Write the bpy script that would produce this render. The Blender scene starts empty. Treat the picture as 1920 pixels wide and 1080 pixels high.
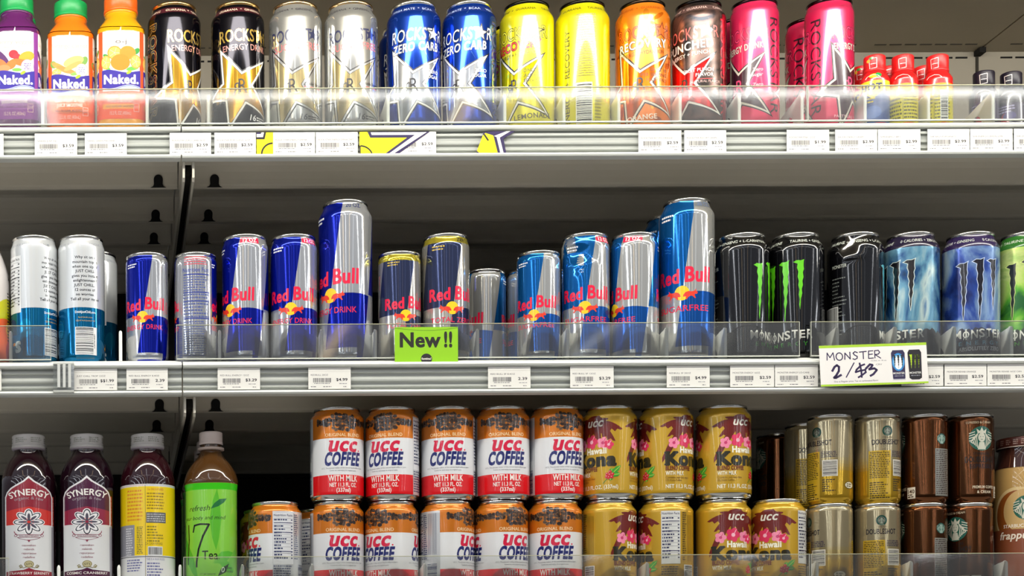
import bpy, bmesh, math, random, bisect
from mathutils import Vector, Matrix
from mathutils.geometry import tessellate_polygon

# ---------------------------------------------------------------- camera
F_PX = 3300.0          # focal length in pixels of the 1920-wide frame
PX, PY = 216.0, 1376.0 # principal point (shifted lens: the photo is a corner of a wider view)
ROLL = 0.005
ZC = 0.95              # eye height
SC = bpy.context.scene
COL = SC.collection
cd = bpy.data.cameras.new('camera')
cam = bpy.data.objects.new('camera', cd)
COL.objects.link(cam)
cd.sensor_width = 36.0
cd.lens = F_PX / 1920 * 36.0
cd.shift_x = (960 - PX) / 1920
cd.shift_y = (PY - 540) / 1920
cd.clip_start = 0.05
cam.matrix_world = Matrix.Translation((0, 0, ZC)) @ Matrix.Rotation(math.pi / 2, 4, 'X') @ Matrix.Rotation(-ROLL, 4, 'Z')
SC.camera = cam

# ---------------------------------------------------------------- world, lamps, exposure
w = bpy.data.worlds.new('store_ambient')
SC.world = w
w.use_nodes = True
nt = w.node_tree; bg = nt.nodes['Background']     # pale store ceiling above, dim aisles at eye level
tc = nt.nodes.new('ShaderNodeTexCoord'); sp = nt.nodes.new('ShaderNodeSeparateXYZ'); cr = nt.nodes.new('ShaderNodeValToRGB')
nt.links.new(tc.outputs['Generated'], sp.inputs[0]); nt.links.new(sp.outputs['Z'], cr.inputs[0]); nt.links.new(cr.outputs[0], bg.inputs[0])
e = cr.color_ramp.elements
e[0].position = 0.0; e[0].color = (.10, .095, .085, 1)
e[1].position = .45; e[1].color = (.80, .84, .95, 1)
q = e.new(.10); q.color = (.16, .16, .16, 1)
q = e.new(.22); q.color = (.52, .55, .62, 1)
bg.inputs[1].default_value = 0.55
SC.view_settings.view_transform = 'Standard'
SC.view_settings.look = 'None'
SC.view_settings.gamma = 1.0
SC.view_settings.exposure = 0.0
SC.view_settings.use_curve_mapping = False

def area(name, loc, rot, sx, sy, power, color):
    l = bpy.data.lights.new(name, 'AREA')
    l.shape = 'RECTANGLE'; l.size = sx; l.size_y = sy
    l.energy = power; l.color = color
    o = bpy.data.objects.new(name, l)
    o.location = loc; o.rotation_euler = rot
    COL.objects.link(o)
    return o

# the case's own canopy tube, above and in front of the top shelf, aimed down and back
area('canopy_tube', (0.9, 1.70, ZC + 1.05), (math.radians(46), 0, 0), 3.6, 0.06, 23, (1.0, 0.97, 0.88))
# rows of ceiling fluorescents running away from the case behind the camera
for i, (x, c, p) in enumerate(((-8.0, (0.85, 0.92, 1.0), 110), (-5.6, (0.85, 0.92, 1.0), 110), (-3.6, (0.9, 0.94, 1.0), 90), (-2.2, (0.9, 0.94, 1.0), 40), (-1.1, (1.0, 0.72, 0.4), 16), (-0.2, (0.92, 0.95, 1.0), 16),
                               (1.1, (1.0, 0.72, 0.4), 12), (2.4, (0.88, 0.93, 1.0), 7), (5.3, (0.92, 0.95, 1.0), 40), (7.0, (0.92, 0.95, 1.0), 110), (9.0, (0.92, 0.95, 1.0), 110))):
    area('ceiling_tube_row', (x, -7.5, ZC + 1.95), (0, 0, 0), 0.06 if p < 50 else .1, 16.0, p, c)
# a tube along the aisle, parallel to the case
area('aisle_tube', (1.0, -1.0, ZC + 1.917), (math.radians(52), 0, 0), 9.0, 0.016, 7, (1.0, 0.99, 0.95))

# ---------------------------------------------------------------- materials
def lin(h):
    r = [int(h[i:i + 2], 16) / 255 for i in (0, 2, 4)]
    return tuple(c / 12.92 if c <= .04045 else ((c + .055) / 1.055) ** 2.4 for c in r) + (1,)

MATS = {}
def mat(key):
    """key = 'rrggbb:kind'"""
    if key in MATS:
        return MATS[key]
    hx, kind = key.split(':')
    m = bpy.data.materials.new(kind + '_' + hx)
    m.use_nodes = True
    nt = m.node_tree; b = nt.nodes['Principled BSDF']
    b.inputs['Base Color'].default_value = lin(hx)
    P = {'foil': (.7, .07), 'ink': (0, .2), 'satin': (.35, .2), 'paper': (0, .65), 'plastic': (0, .35), 'metal': (1, .2), 'chrome': (.92, .08),
         'paint': (0, .5), 'gloss': (0, .06), 'dull': (0, .9), 'steel': (.6, .4), 'rough': (.0, .8)}.get(kind, (0, .4))
    b.inputs['Metallic'].default_value = P[0]
    b.inputs['Roughness'].default_value = P[1]
    if kind in ('gloss', 'ink', 'satin'):
        b.inputs['Coat Weight'].default_value = .5
        b.inputs['Coat Roughness'].default_value = .03
    if kind in ('foil', 'satin', 'metal', 'chrome'):
        # faint drawn-metal variation
        tc = nt.nodes.new('ShaderNodeTexCoord'); mp = nt.nodes.new('ShaderNodeMapping'); n = nt.nodes.new('ShaderNodeTexNoise')
        mp.inputs['Scale'].default_value = (60, 60, 6); n.inputs['Scale'].default_value = 1.5
        mr = nt.nodes.new('ShaderNodeMapRange'); mr.inputs['To Min'].default_value = P[1] * .75; mr.inputs['To Max'].default_value = P[1] * 1.3
        nt.links.new(tc.outputs['Object'], mp.inputs[0]); nt.links.new(mp.outputs[0], n.inputs[0])
        nt.links.new(n.outputs['Fac'], mr.inputs['Value']); nt.links.new(mr.outputs[0], b.inputs['Roughness'])
    if kind in ('paint', 'rough'):
        tc = nt.nodes.new('ShaderNodeTexCoord'); n = nt.nodes.new('ShaderNodeTexNoise')
        n.inputs['Scale'].default_value = 9; n.inputs['Detail'].default_value = 6
        mx = nt.nodes.new('ShaderNodeMix'); mx.data_type = 'RGBA'
        c = lin(hx); mx.inputs[6].default_value = c; mx.inputs[7].default_value = tuple(v * .86 for v in c[:3]) + (1,)
        nt.links.new(tc.outputs['Object'], n.inputs[0]); nt.links.new(n.outputs['Fac'], mx.inputs[0]); nt.links.new(mx.outputs[2], b.inputs['Base Color'])
    if kind == 'tint':   # coloured clear plastic / juice seen through it
        b.inputs['Roughness'].default_value = .08
        b.inputs['Coat Weight'].default_value = .8
        b.inputs['Subsurface Weight'].default_value = 0
    MATS[key] = m
    return m

def mat_cloud(key, stops, scale, stretch=(1, 1, 1), metallic=.35, rough=.22, contrast=(.35, .65)):
    """patchy printed colours over a can: noise -> colour ramp"""
    m = bpy.data.materials.new(key.split(':')[0]); m.use_nodes = True
    nt = m.node_tree; b = nt.nodes['Principled BSDF']
    tc = nt.nodes.new('ShaderNodeTexCoord'); mp = nt.nodes.new('ShaderNodeMapping'); n = nt.nodes.new('ShaderNodeTexNoise')
    mp.inputs['Scale'].default_value = stretch; n.inputs['Scale'].default_value = scale; n.inputs['Detail'].default_value = 8; n.inputs['Distortion'].default_value = .6
    cr = nt.nodes.new('ShaderNodeValToRGB')
    e = cr.color_ramp.elements
    while len(e) < len(stops): e.new(.5)
    for i, s in enumerate(stops):
        e[i].position = contrast[0] + (contrast[1] - contrast[0]) * i / (len(stops) - 1); e[i].color = lin(s)
    nt.links.new(tc.outputs['Object'], mp.inputs[0]); nt.links.new(mp.outputs[0], n.inputs[0])
    nt.links.new(n.outputs['Fac'], cr.inputs[0]); nt.links.new(cr.outputs[0], b.inputs['Base Color'])
    b.inputs['Metallic'].default_value = metallic; b.inputs['Roughness'].default_value = rough
    MATS[key] = m
    return m

def mat_acrylic():
    m = bpy.data.materials.new('clear_acrylic'); m.use_nodes = True
    nt = m.node_tree; nt.nodes.clear()
    o = nt.nodes.new('ShaderNodeOutputMaterial'); t = nt.nodes.new('ShaderNodeBsdfTransparent'); g = nt.nodes.new('ShaderNodeBsdfGlossy')
    d = nt.nodes.new('ShaderNodeBsdfDiffuse'); fr = nt.nodes.new('ShaderNodeFresnel'); m1 = nt.nodes.new('ShaderNodeMixShader'); m2 = nt.nodes.new('ShaderNodeMixShader')
    t.inputs[0].default_value = (.97, .98, .97, 1); g.inputs['Roughness'].default_value = .04; g.inputs[0].default_value = (1, 1, 1, 1)
    d.inputs[0].default_value = (.85, .86, .86, 1); fr.inputs[0].default_value = 1.49
    n = nt.nodes.new('ShaderNodeTexNoise'); n.inputs['Scale'].default_value = 30; tc = nt.nodes.new('ShaderNodeTexCoord')
    mr = nt.nodes.new('ShaderNodeMapRange'); mr.inputs['To Min'].default_value = .02; mr.inputs['To Max'].default_value = .055
    nt.links.new(tc.outputs['Object'], n.inputs[0]); nt.links.new(n.outputs['Fac'], mr.inputs['Value']); nt.links.new(mr.outputs[0], m1.inputs[0])
    nt.links.new(t.outputs[0], m1.inputs[1]); nt.links.new(d.outputs[0], m1.inputs[2])
    nt.links.new(fr.outputs[0], m2.inputs[0]); nt.links.new(m1.outputs[0], m2.inputs[1]); nt.links.new(g.outputs[0], m2.inputs[2])
    nt.links.new(m2.outputs[0], o.inputs[0])
    MATS['ffffff:acrylic'] = m
mat_acrylic()

# ---------------------------------------------------------------- helpers
def tag(o, label, cat, group=None, kind=None):
    if label: o['label'] = label
    if cat: o['category'] = cat
    if group: o['group'] = group
    if kind: o['kind'] = kind
    return o

def empty(name, loc, label, cat, group=None, rz=0):
    o = bpy.data.objects.new(name, None); COL.objects.link(o)
    o.empty_display_size = .01
    o.location = loc; o.rotation_euler = (0, 0, rz)
    return tag(o, label, cat, group)

def link(name, me, parent=None, loc=None, rot=None):
    o = bpy.data.objects.new(name, me); COL.objects.link(o)
    if parent: o.parent = parent
    if loc: o.location = loc
    if rot: o.rotation_euler = rot
    return o

def P3(px, py, depth):
    """point at the given distance whose picture position is (px, py)"""
    u = px - PX; v = PY - py
    return Vector(((u + ROLL * v) * depth / F_PX, depth, ZC + (v - ROLL * u) * depth / F_PX))

class MB:
    """small mesh builder, metres"""
    def __init__(s): s.v = []; s.f = []; s.m = []; s.keys = []; s.smooth = []
    def k(s, key):
        if key not in s.keys: s.keys.append(key)
        return s.keys.index(key)
    def add(s, vs, fs, key, smooth=False):
        n = len(s.v); s.v += [tuple(v) for v in vs]
        for f in fs: s.f.append(tuple(n + i for i in f)); s.m.append(s.k(key)); s.smooth.append(smooth)
    def box(s, a, b, key):
        x0, y0, z0 = a; x1, y1, z1 = b
        s.add([(x0, y0, z0), (x1, y0, z0), (x1, y1, z0), (x0, y1, z0), (x0, y0, z1), (x1, y0, z1), (x1, y1, z1), (x0, y1, z1)],
              [(0, 3, 2, 1), (4, 5, 6, 7), (0, 1, 5, 4), (1, 2, 6, 5), (2, 3, 7, 6), (3, 0, 4, 7)], key)
    def sweep_x(s, prof, x0, x1, key, closed=True, smooth=False):
        """profile [(y,z)] extruded along x"""
        n = len(prof)
        vs = [(x0, y, z) for y, z in prof] + [(x1, y, z) for y, z in prof]
        fs = [(i, n + i, n + (i + 1) % n, (i + 1) % n) for i in range(n if closed else n - 1)]
        s.add(vs, fs, key, smooth)
        if closed:
            t = tessellate_polygon([[Vector((0, y, z)) for y, z in prof]])
            s.add(vs[:n], [tuple(q) for q in t], key); s.add(vs[n:], [tuple(q[::-1]) for q in t], key)
    def sweep_yz(s, prof, x0, x1, key): s.sweep_x(prof, x0, x1, key)
    def lathe(s, prof, key, seg=48, c=(0, 0), smooth=True, cap=False):
        """prof [(r,z)] about z"""
        n = len(prof); vs = []
        for r, z in prof:
            for k in range(seg):
                a = 2 * math.pi * k / seg; vs.append((c[0] + r * math.sin(a), c[1] - r * math.cos(a), z))
        fs = []
        for i in range(n - 1):
            for k in range(seg):
                k2 = (k + 1) % seg; fs.append((i * seg + k, i * seg + k2, (i + 1) * seg + k2, (i + 1) * seg + k))
        s.add(vs, fs, key, smooth)
    def mesh(s, name, recalc=False, auto=True):
        me = bpy.data.meshes.new(name)
        me.from_pydata(s.v, [], s.f)
        for k in s.keys: me.materials.append(mat(k) if k in MATS or ':' in k else None)
        me.polygons.foreach_set('material_index', s.m); me.polygons.foreach_set('use_smooth', s.smooth)
        if recalc:
            bm = bmesh.new(); bm.from_mesh(me); bmesh.ops.recalc_face_normals(bm, faces=bm.faces); bm.to_mesh(me); bm.free()
        me.update()
        return me

# ---------------------------------------------------------------- lettering
TXT = {}
def text2d(st, bold=0.0, sp=None):
    """glyph outlines as flat triangles; heavier weights are built by overprinting shifted copies"""
    sp = bold if sp is None else sp
    key = (st, round(bold, 4), round(sp, 4))
    if key in TXT: return TXT[key]
    cu = bpy.data.curves.new('t', 'FONT'); cu.body = st; cu.size = 1; cu.resolution_u = 3; cu.offset = min(bold, .012); cu.fill_mode = 'FRONT'; cu.space_character = 1 + 1.6 * sp
    ob = bpy.data.objects.new('t', cu)
    me = bpy.data.meshes.new_from_object(ob)
    v0 = [(v.co.x, v.co.y) for v in me.vertices]; f0 = [tuple(p.vertices) for p in me.polygons]
    bpy.data.objects.remove(ob); bpy.data.curves.remove(cu); bpy.data.meshes.remove(me)
    e = (bold - .012) * .85; vs, fs = [(x, y, 0) for x, y in v0], list(f0)
    if e > .004:
        R_ = ((-1, 0), (1, 0), (-.7, .7), (.7, .7), (-.7, -.7), (.7, -.7)) if e > .025 else ((-.9, .4), (.9, -.4))
        for j, (dx, dy) in enumerate(R_):
            n = len(vs); vs += [(x + dx * e, y + dy * e, j + 1) for x, y in v0]; fs += [tuple(i + n for i in f) for f in f0]
    TXT[key] = (vs, fs)
    return TXT[key]
_h = [v[1] for v in text2d('H')[0]]
CAP = max(_h) - min(_h)

class Print:
    """flat artwork in millimetres (u to the right, v up), shapes in numbered layers"""
    def __init__(s, seed=1): s.items = []; s.n = 0; s.rnd = random.Random(seed)
    def raw(s, vs, fs, key, layer=None):
        if layer is None: s.n += 1; layer = s.n
        s.items.append((vs, fs, key, layer)); return layer
    def poly(s, pts, key, layer=None):
        t = tessellate_polygon([[Vector((p[0], p[1], 0)) for p in pts]])
        return s.raw(list(pts), [tuple(q) for q in t], key, layer)
    def rect(s, u0, v0, u1, v1, key, layer=None): return s.raw([(u0, v0), (u1, v0), (u1, v1), (u0, v1)], [(0, 1, 2, 3)], key, layer)
    def ell(s, cu, cv, ru, rv, key, layer=None, n=20, rot=0):
        c, q = math.cos(rot), math.sin(rot); pts = []
        for i in range(n):
            a = 2 * math.pi * i / n; x, y = ru * math.cos(a), rv * math.sin(a); pts.append((cu + x * c - y * q, cv + x * q + y * c))
        return s.raw(pts, [tuple(range(n))], key, layer)
    def stroke(s, pts, wd, key, layer=None, closed=False):
        vs = []; fs = []; n = len(pts)
        if closed: pts = list(pts) + [pts[0]]; n += 1
        for i in range(n - 1):
            (x0, y0), (x1, y1) = pts[i], pts[i + 1]; d = math.hypot(x1 - x0, y1 - y0) or 1
            nx, ny = -(y1 - y0) / d * wd / 2, (x1 - x0) / d * wd / 2; tx, ty = ny * .5, -nx * .5
            b = len(vs); vs += [(x0 - nx - tx, y0 - ny - ty), (x1 - nx + tx, y1 - ny + ty), (x1 + nx + tx, y1 + ny + ty), (x0 + nx - tx, y0 + ny - ty)]
            fs.append((b, b + 1, b + 2, b + 3))
        return s.raw(vs, fs, key, layer)
    def text(s, st, u, v, h, key, align='c', bold=0.0, sx=1.0, shear=0.0, rot=0.0, layer=None, width=None, arc=None, spacing=0, sp=None):
        """baseline at v, cap height h; width forces the line's length"""
        if spacing: st = (' ' * spacing).join(st)
        vs, fs = text2d(st, bold, sp)
        if not vs: return
        x0 = min(p[0] for p in vs); x1 = max(p[0] for p in vs); k = h / CAP
        if width: sx = width / ((x1 - x0) * k)
        W = (x1 - x0) * k * sx
        off = {'l': 0, 'c': -W / 2, 'r': -W}[align]
        c, q = math.cos(rot), math.sin(rot); out = []
        for x, y, zz in vs:
            X = (x - x0) * k * sx + off + y * k * shear; Y = y * k
            if arc: a = X / arc; X, Y = (arc + Y) * math.sin(a), (arc + Y) * math.cos(a) - arc
            out.append((u + X * c - Y * q, v + X * q + Y * c, zz))
        r_ = s.raw(out, list(fs), key, layer); s.n += vs[-1][2]; return r_
    def otext(s, st, u, v, h, key, okey, ob=.05, **kw):
        """outlined lettering"""
        b = kw.pop('bold', 0.0); wd = kw.pop('width', None); sp = b + ob
        vs, _ = text2d(st, b, sp); w0 = (max(q[0] for q in vs) - min(q[0] for q in vs)) * h / CAP
        if wd: kw['sx'] = wd / w0
        sh = kw.get('sx', 1) * ob * h / CAP if kw.get('align') == 'l' else 0
        s.text(st, u - sh, v, h, okey, bold=b + ob, sp=sp, **kw)
        s.text(st, u, v, h, key, bold=b, sp=sp, **kw)
    def small(s, u0, v0, u1, v1, n, key, layer=None, ragged=.3, fill=.5, center=False):
        """n lines of print too small to read"""
        vs = []; fs = []; dv = (v1 - v0) / n
        for i in range(n):
            L = (u1 - u0) * (1 - s.rnd.random() * ragged); x = u0 + ((u1 - u0 - L) / 2 if center else 0); e = x + L
            b0 = v1 - (i + 1) * dv + dv * .25
            while x < e - .4:
                wl = min(s.rnd.uniform(1.0, 4.0), e - x); b = len(vs)
                vs += [(x, b0), (x + wl, b0), (x + wl, b0 + dv * fill), (x, b0 + dv * fill)]; fs.append((b, b + 1, b + 2, b + 3)); x += wl + .7
        if fs: s.raw(vs, fs, key, layer)
    def bars(s, u0, v0, u1, v1, key, n=24, vert=True, bgkey=None):
        if bgkey: s.rect(u0 - 1, v0 - 1, u1 + 1, v1 + 1, bgkey)
        s.n += 1; x = u0 if vert else v0; e = u1 if vert else v1; st = (e - x) / n
        while x < e:
            wd = st * s.rnd.choice((.3, .45, .7, .9)); 
            if vert: s.rect(x, v0, min(x + wd, e), v1, key, s.n)
            else: s.rect(u0, x, u1, min(x + wd, e), key, s.n)
            x += wd + st * s.rnd.choice((.3, .5, .6))
    def nutrition(s, u0, v0, u1, v1, bgkey, key, key2=None):
        s.rect(u0, v0, u1, v1, bgkey); wd = u1 - u0; H = v1 - v0
        s.text('Nutrition Facts', u0 + wd * .04, v1 - H * .07, H * .045, key, 'l', bold=.02, width=wd * .92)
        y = v1 - H * .10
        for i in range(13):
            y -= H * .062
            if i in (1, 4, 10): s.rect(u0 + 1, y + H * .02, u1 - 1, y + H * .035, key)
            else: s.rect(u0 + 1, y + H * .052, u1 - 1, y + H * .056, key)
            if i not in (1,): s.small(u0 + 1.2, y, u0 + wd * .7, y + H * .045, 1, key, ragged=.5, fill=.6); s.rect(u1 - 3.4, y + H * .012, u1 - 1.2, y + H * .034, key)

class Surf:
    """round (or rounded-square) outer skin: prof = [(v, r)] mm rising; sq>2 squares it off"""
    def __init__(s, prof, seg=96, sq=2.0, dent=None, front=False):
        s.prof = prof; s.seg = seg; s.sq = sq; s.dent = dent
        s.R = max(r for v, r in prof)
        N = 720; s.tab = [0.0]; pr = s.shape(0) * s.R, 0
        p0 = (0, -pr[0])
        for i in range(1, N + 1):
            a = 2 * math.pi * i / N; r = s.shape(a) * s.R; p1 = (r * math.sin(a), -r * math.cos(a))
            s.tab.append(s.tab[-1] + math.hypot(p1[0] - p0[0], p1[1] - p0[1])); p0 = p1
        s.C = s.tab[-1]; s.N = N
    def shape(s, a):
        if s.sq == 2.0: return 1.0
        return 1.0 / (abs(math.sin(a)) ** s.sq + abs(math.cos(a)) ** s.sq) ** (1 / s.sq)
    def th(s, u):
        if s.sq == 2.0: return u / s.R
        k = math.floor(u / s.C); t = u - k * s.C
        lo, hi = 0, s.N
        while hi - lo > 1:
            m = (lo + hi) // 2
            if s.tab[m] <= t: lo = m
            else: hi = m
        f = (t - s.tab[lo]) / (s.tab[hi] - s.tab[lo])
        return 2 * math.pi * (k + (lo + f) / s.N)
    def u_of(s, a):
        if s.sq == 2.0: return a * s.R
        k = math.floor(a / (2 * math.pi)); x = (a / (2 * math.pi) - k) * s.N; i = min(int(x), s.N - 1)
        return k * s.C + s.tab[i] + (s.tab[i + 1] - s.tab[i]) * (x - i)
    def r(s, v):
        p = s.prof
        if v <= p[0][0]: return p[0][1]
        for (v0, r0), (v1, r1) in zip(p, p[1:]):
            if v <= v1: return r0 + (r1 - r0) * (v - v0) / ((v1 - v0) or 1)
        return p[-1][1]
    def slope(s, v):
        e = 1.2
        return (s.r(v + e) - s.r(v - e)) / (2 * e)
    def co(s, a, v, off=0.0):
        r = s.r(v) * s.shape(a) + off
        x, y, z = r * math.sin(a), -r * math.cos(a), v
        if s.dent: x, y, z = s.dent(a, v, x, y, z)
        return x, y, z
    def normal(s, a, v):
        if s.sq == 2.0 and not s.dent:
            m = s.slope(v); n = Vector((math.sin(a), -math.cos(a), -m))
        else:
            e = .02
            da = Vector(s.co(a + e, v)) - Vector(s.co(a - e, v)); r = s.r(v)
            dv = Vector(s.co(a, min(v + 1, s.prof[-1][0]))) - Vector(s.co(a, max(v - 1, s.prof[0][0])))
            n = da.cross(dv)
        return n.normalized()

def skin_mesh(name, sf, base, pr=None, vmax=None, off0=.03, lathe_from=None, step=.004, extra=None):
    """outer skin in material base plus the printed artwork wrapped on it (one mesh, metres)"""
    keys = [base]; V = []; N = []; Fc = []; MI = []
    rows = [v for v, r in sf.prof]
    if sf.dent:
        rr = []
        for a, b in zip(rows, rows[1:]):
            k = max(1, int((b - a) / 3)); rr += [a + (b - a) * i / k for i in range(k)]
        rows = rr + [rows[-1]]
    for v in rows:
        for k in range(sf.seg):
            a = 2 * math.pi * k / sf.seg; V.append(sf.co(a, v)); N.append(sf.normal(a, v))
    for i in range(len(rows) - 1):
        for k in range(sf.seg):
            k2 = (k + 1) % sf.seg; Fc.append((i * sf.seg + k, i * sf.seg + k2, (i + 1) * sf.seg + k2, (i + 1) * sf.seg + k)); MI.append(0)
    if pr and pr.items:
        bm = bmesh.new()
        for vs, fs, key, layer in pr.items:
            if key not in keys: keys.append(key)
            mi = keys.index(key); bv = [bm.verts.new((q[0], q[1], (layer + (q[2] if len(q) > 2 else 0)) * step)) for q in vs]
            for f in fs:
                p = [vs[i] for i in f]
                ar = sum(p[i][0] * p[(i + 1) % len(p)][1] - p[(i + 1) % len(p)][0] * p[i][1] for i in range(len(p)))
                if abs(ar) < 1e-7: continue
                try: fc = bm.faces.new([bv[i] for i in (f if ar > 0 else f[::-1])]); fc.material_index = mi
                except ValueError: pass
        us = [v.co.x for v in bm.verts]; vsx = [v.co.y for v in bm.verts]
        a0, a1 = min(us), max(us)
        k0 = -sf.seg; cuts = []
        for k in range(-sf.seg, sf.seg + 1):
            uu = sf.u_of(2 * math.pi * k / sf.seg)
            if a0 < uu < a1: cuts.append(uu)
        for uu in cuts:
            bmesh.ops.bisect_plane(bm, geom=bm.verts[:] + bm.edges[:] + bm.faces[:], dist=1e-5, plane_co=(uu, 0, 0), plane_no=(1, 0, 0))
        b0, b1 = min(vsx), max(vsx)
        for v in rows:
            if b0 < v < b1:
                bmesh.ops.bisect_plane(bm, geom=bm.verts[:] + bm.edges[:] + bm.faces[:], dist=1e-5, plane_co=(0, v, 0), plane_no=(0, 1, 0))
        lo, hi = rows[0], rows[-1]; da = 2 * math.pi / sf.seg
        bm.verts.index_update(); b = len(V); cache = {}
        for vt in bm.verts:
            x, y, z = vt.co; y = min(max(y, lo), hi)
            a = sf.th(x); k = math.floor(a / da + 1e-6); f = min(max(a / da - k, 0), 1)
            ri = max(0, min(len(rows) - 2, bisect.bisect_right(rows, y + 1e-6) - 1)); g = min(max((y - rows[ri]) / (rows[ri + 1] - rows[ri]), 0), 1)
            q = Vector((0, 0, 0))      # stay on the flat facet of the skin below
            for aa, wa in ((k * da, 1 - f), ((k + 1) * da, f)):
                for vv, wv in ((rows[ri], 1 - g), (rows[ri + 1], g)):
                    if wa * wv > 1e-9: q += Vector(sf.co(aa, vv, off0 + z)) * (wa * wv)
            V.append(tuple(q))
            kk = (round(a, 4), round(y, 2))
            if kk not in cache: cache[kk] = sf.normal(a, y)
            N.append(cache[kk])
        for f in bm.faces: Fc.append(tuple(b + vt.index for vt in f.verts)); MI.append(f.material_index)
        bm.free()
    me = bpy.data.meshes.new(name)
    me.from_pydata([(x * .001, y * .001, z * .001) for x, y, z in V], [], Fc)
    for k in keys: me.materials.append(mat(k))
    me.polygons.foreach_set('material_index', MI)
    me.polygons.foreach_set('use_smooth', [True] * len(Fc))
    me.update()
    me.normals_split_custom_set_from_vertices([tuple(n) for n in N])
    return me
# ================================================================ can and bottle shapes (mm)
def can_prof(R, H, neck, rn, foot=8, rf=None, curve=5):
    rf = rf or R - 3.2
    p = [(0.6, rf), (3, R - 1.6), (foot * .7, R - .35), (foot, R), (foot + 3, R), (H * .5, R), (H - neck - 3, R)]
    for i in range(curve + 1):
        t = i / curve; p.append((H - neck + (neck - 4) * t, R - (R - rn) * (3 * t * t - 2 * t ** 3)))
    return p
def can_lid_mesh(name, R, H, rn, k='c9c8c4:metal'):
    m = MB()
    pr = [(rn, H - 4.2), (rn + .9, H - 3), (rn + 1.1, H - 1.4), (rn + .8, H - .3), (rn + .1, H), (rn - .7, H - .4), (rn - 1.3, H - 4), (rn - 2.2, H - 5.5), (rn - 3.4, H - 4.2), (0, H - 4.2)]
    m.lathe([(r * .001, z * .001) for r, z in pr], k, 64)
    return m.mesh(name)

SIZES = {'big': (33.1, 157, 19, 26.6), 'sleek': (28.9, 157, 14, 26.2), 'slim': (26.3, 135, 9, 24.6), 'tall': (33.1, 200, 19, 27.0), 'coffee': (33.1, 116, 13, 27.6), 'shot': (26.6, 109.5, 6, 25.0)}
LIDS = {}
PROTO = {}
def make_can(name, size, base, design, seed=1, dent=None, bottom=None, lid='c9c8c4:metal', **kw):
    R, H, neck, rn = SIZES[size]
    sf = Surf(can_prof(R, H, neck, rn), seg=96, dent=dent)
    pr = Print(seed)
    design(pr, R, H, **kw)
    if bottom: pr.rect(-math.pi * R, 0, math.pi * R, bottom, 'c4c4c0:metal', 0)
    me = skin_mesh('can_' + name, sf, base, pr)
    if (size, lid) not in LIDS: LIDS[size, lid] = can_lid_mesh('lid_' + size, R, H, rn, lid)
    PROTO[name] = ('can', me, LIDS[size, lid], R, H)

def ring(p, st, v, h, key, R, n=3, bold=.01, width=None):
    C = 2 * math.pi * R
    for i in range(n): p.text(st, -C / 2 + C * (i + .5) / n, v, h, key, width=width or C / n * .88, bold=bold)

STARP = [(-23, 92), (1.5, 65), (33, 84), (12.5, 53), (41, 18), (6, 33), (-13, 3), (-16, 36), (-42, 41), (-20, 55)]
def grow(pts, d, c=(0, 47)):
    # offset a closed polygon outward by d
    out = []; n = len(pts); ar = sum(pts[i][0] * pts[(i + 1) % n][1] - pts[(i + 1) % n][0] * pts[i][1] for i in range(n)); sg = 1 if ar < 0 else -1
    for i in range(n):
        p0, p1, p2 = Vector(pts[i - 1]), Vector(pts[i]), Vector(pts[(i + 1) % n])
        e1 = (p1 - p0).normalized(); e2 = (p2 - p1).normalized(); n1 = Vector((-e1.y, e1.x)) * sg; n2 = Vector((-e2.y, e2.x)) * sg
        b = (n1 + n2); b = b.normalized() / max(.35, b.length / 2)
        out.append(tuple(p1 + b * d))
    return out

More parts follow.
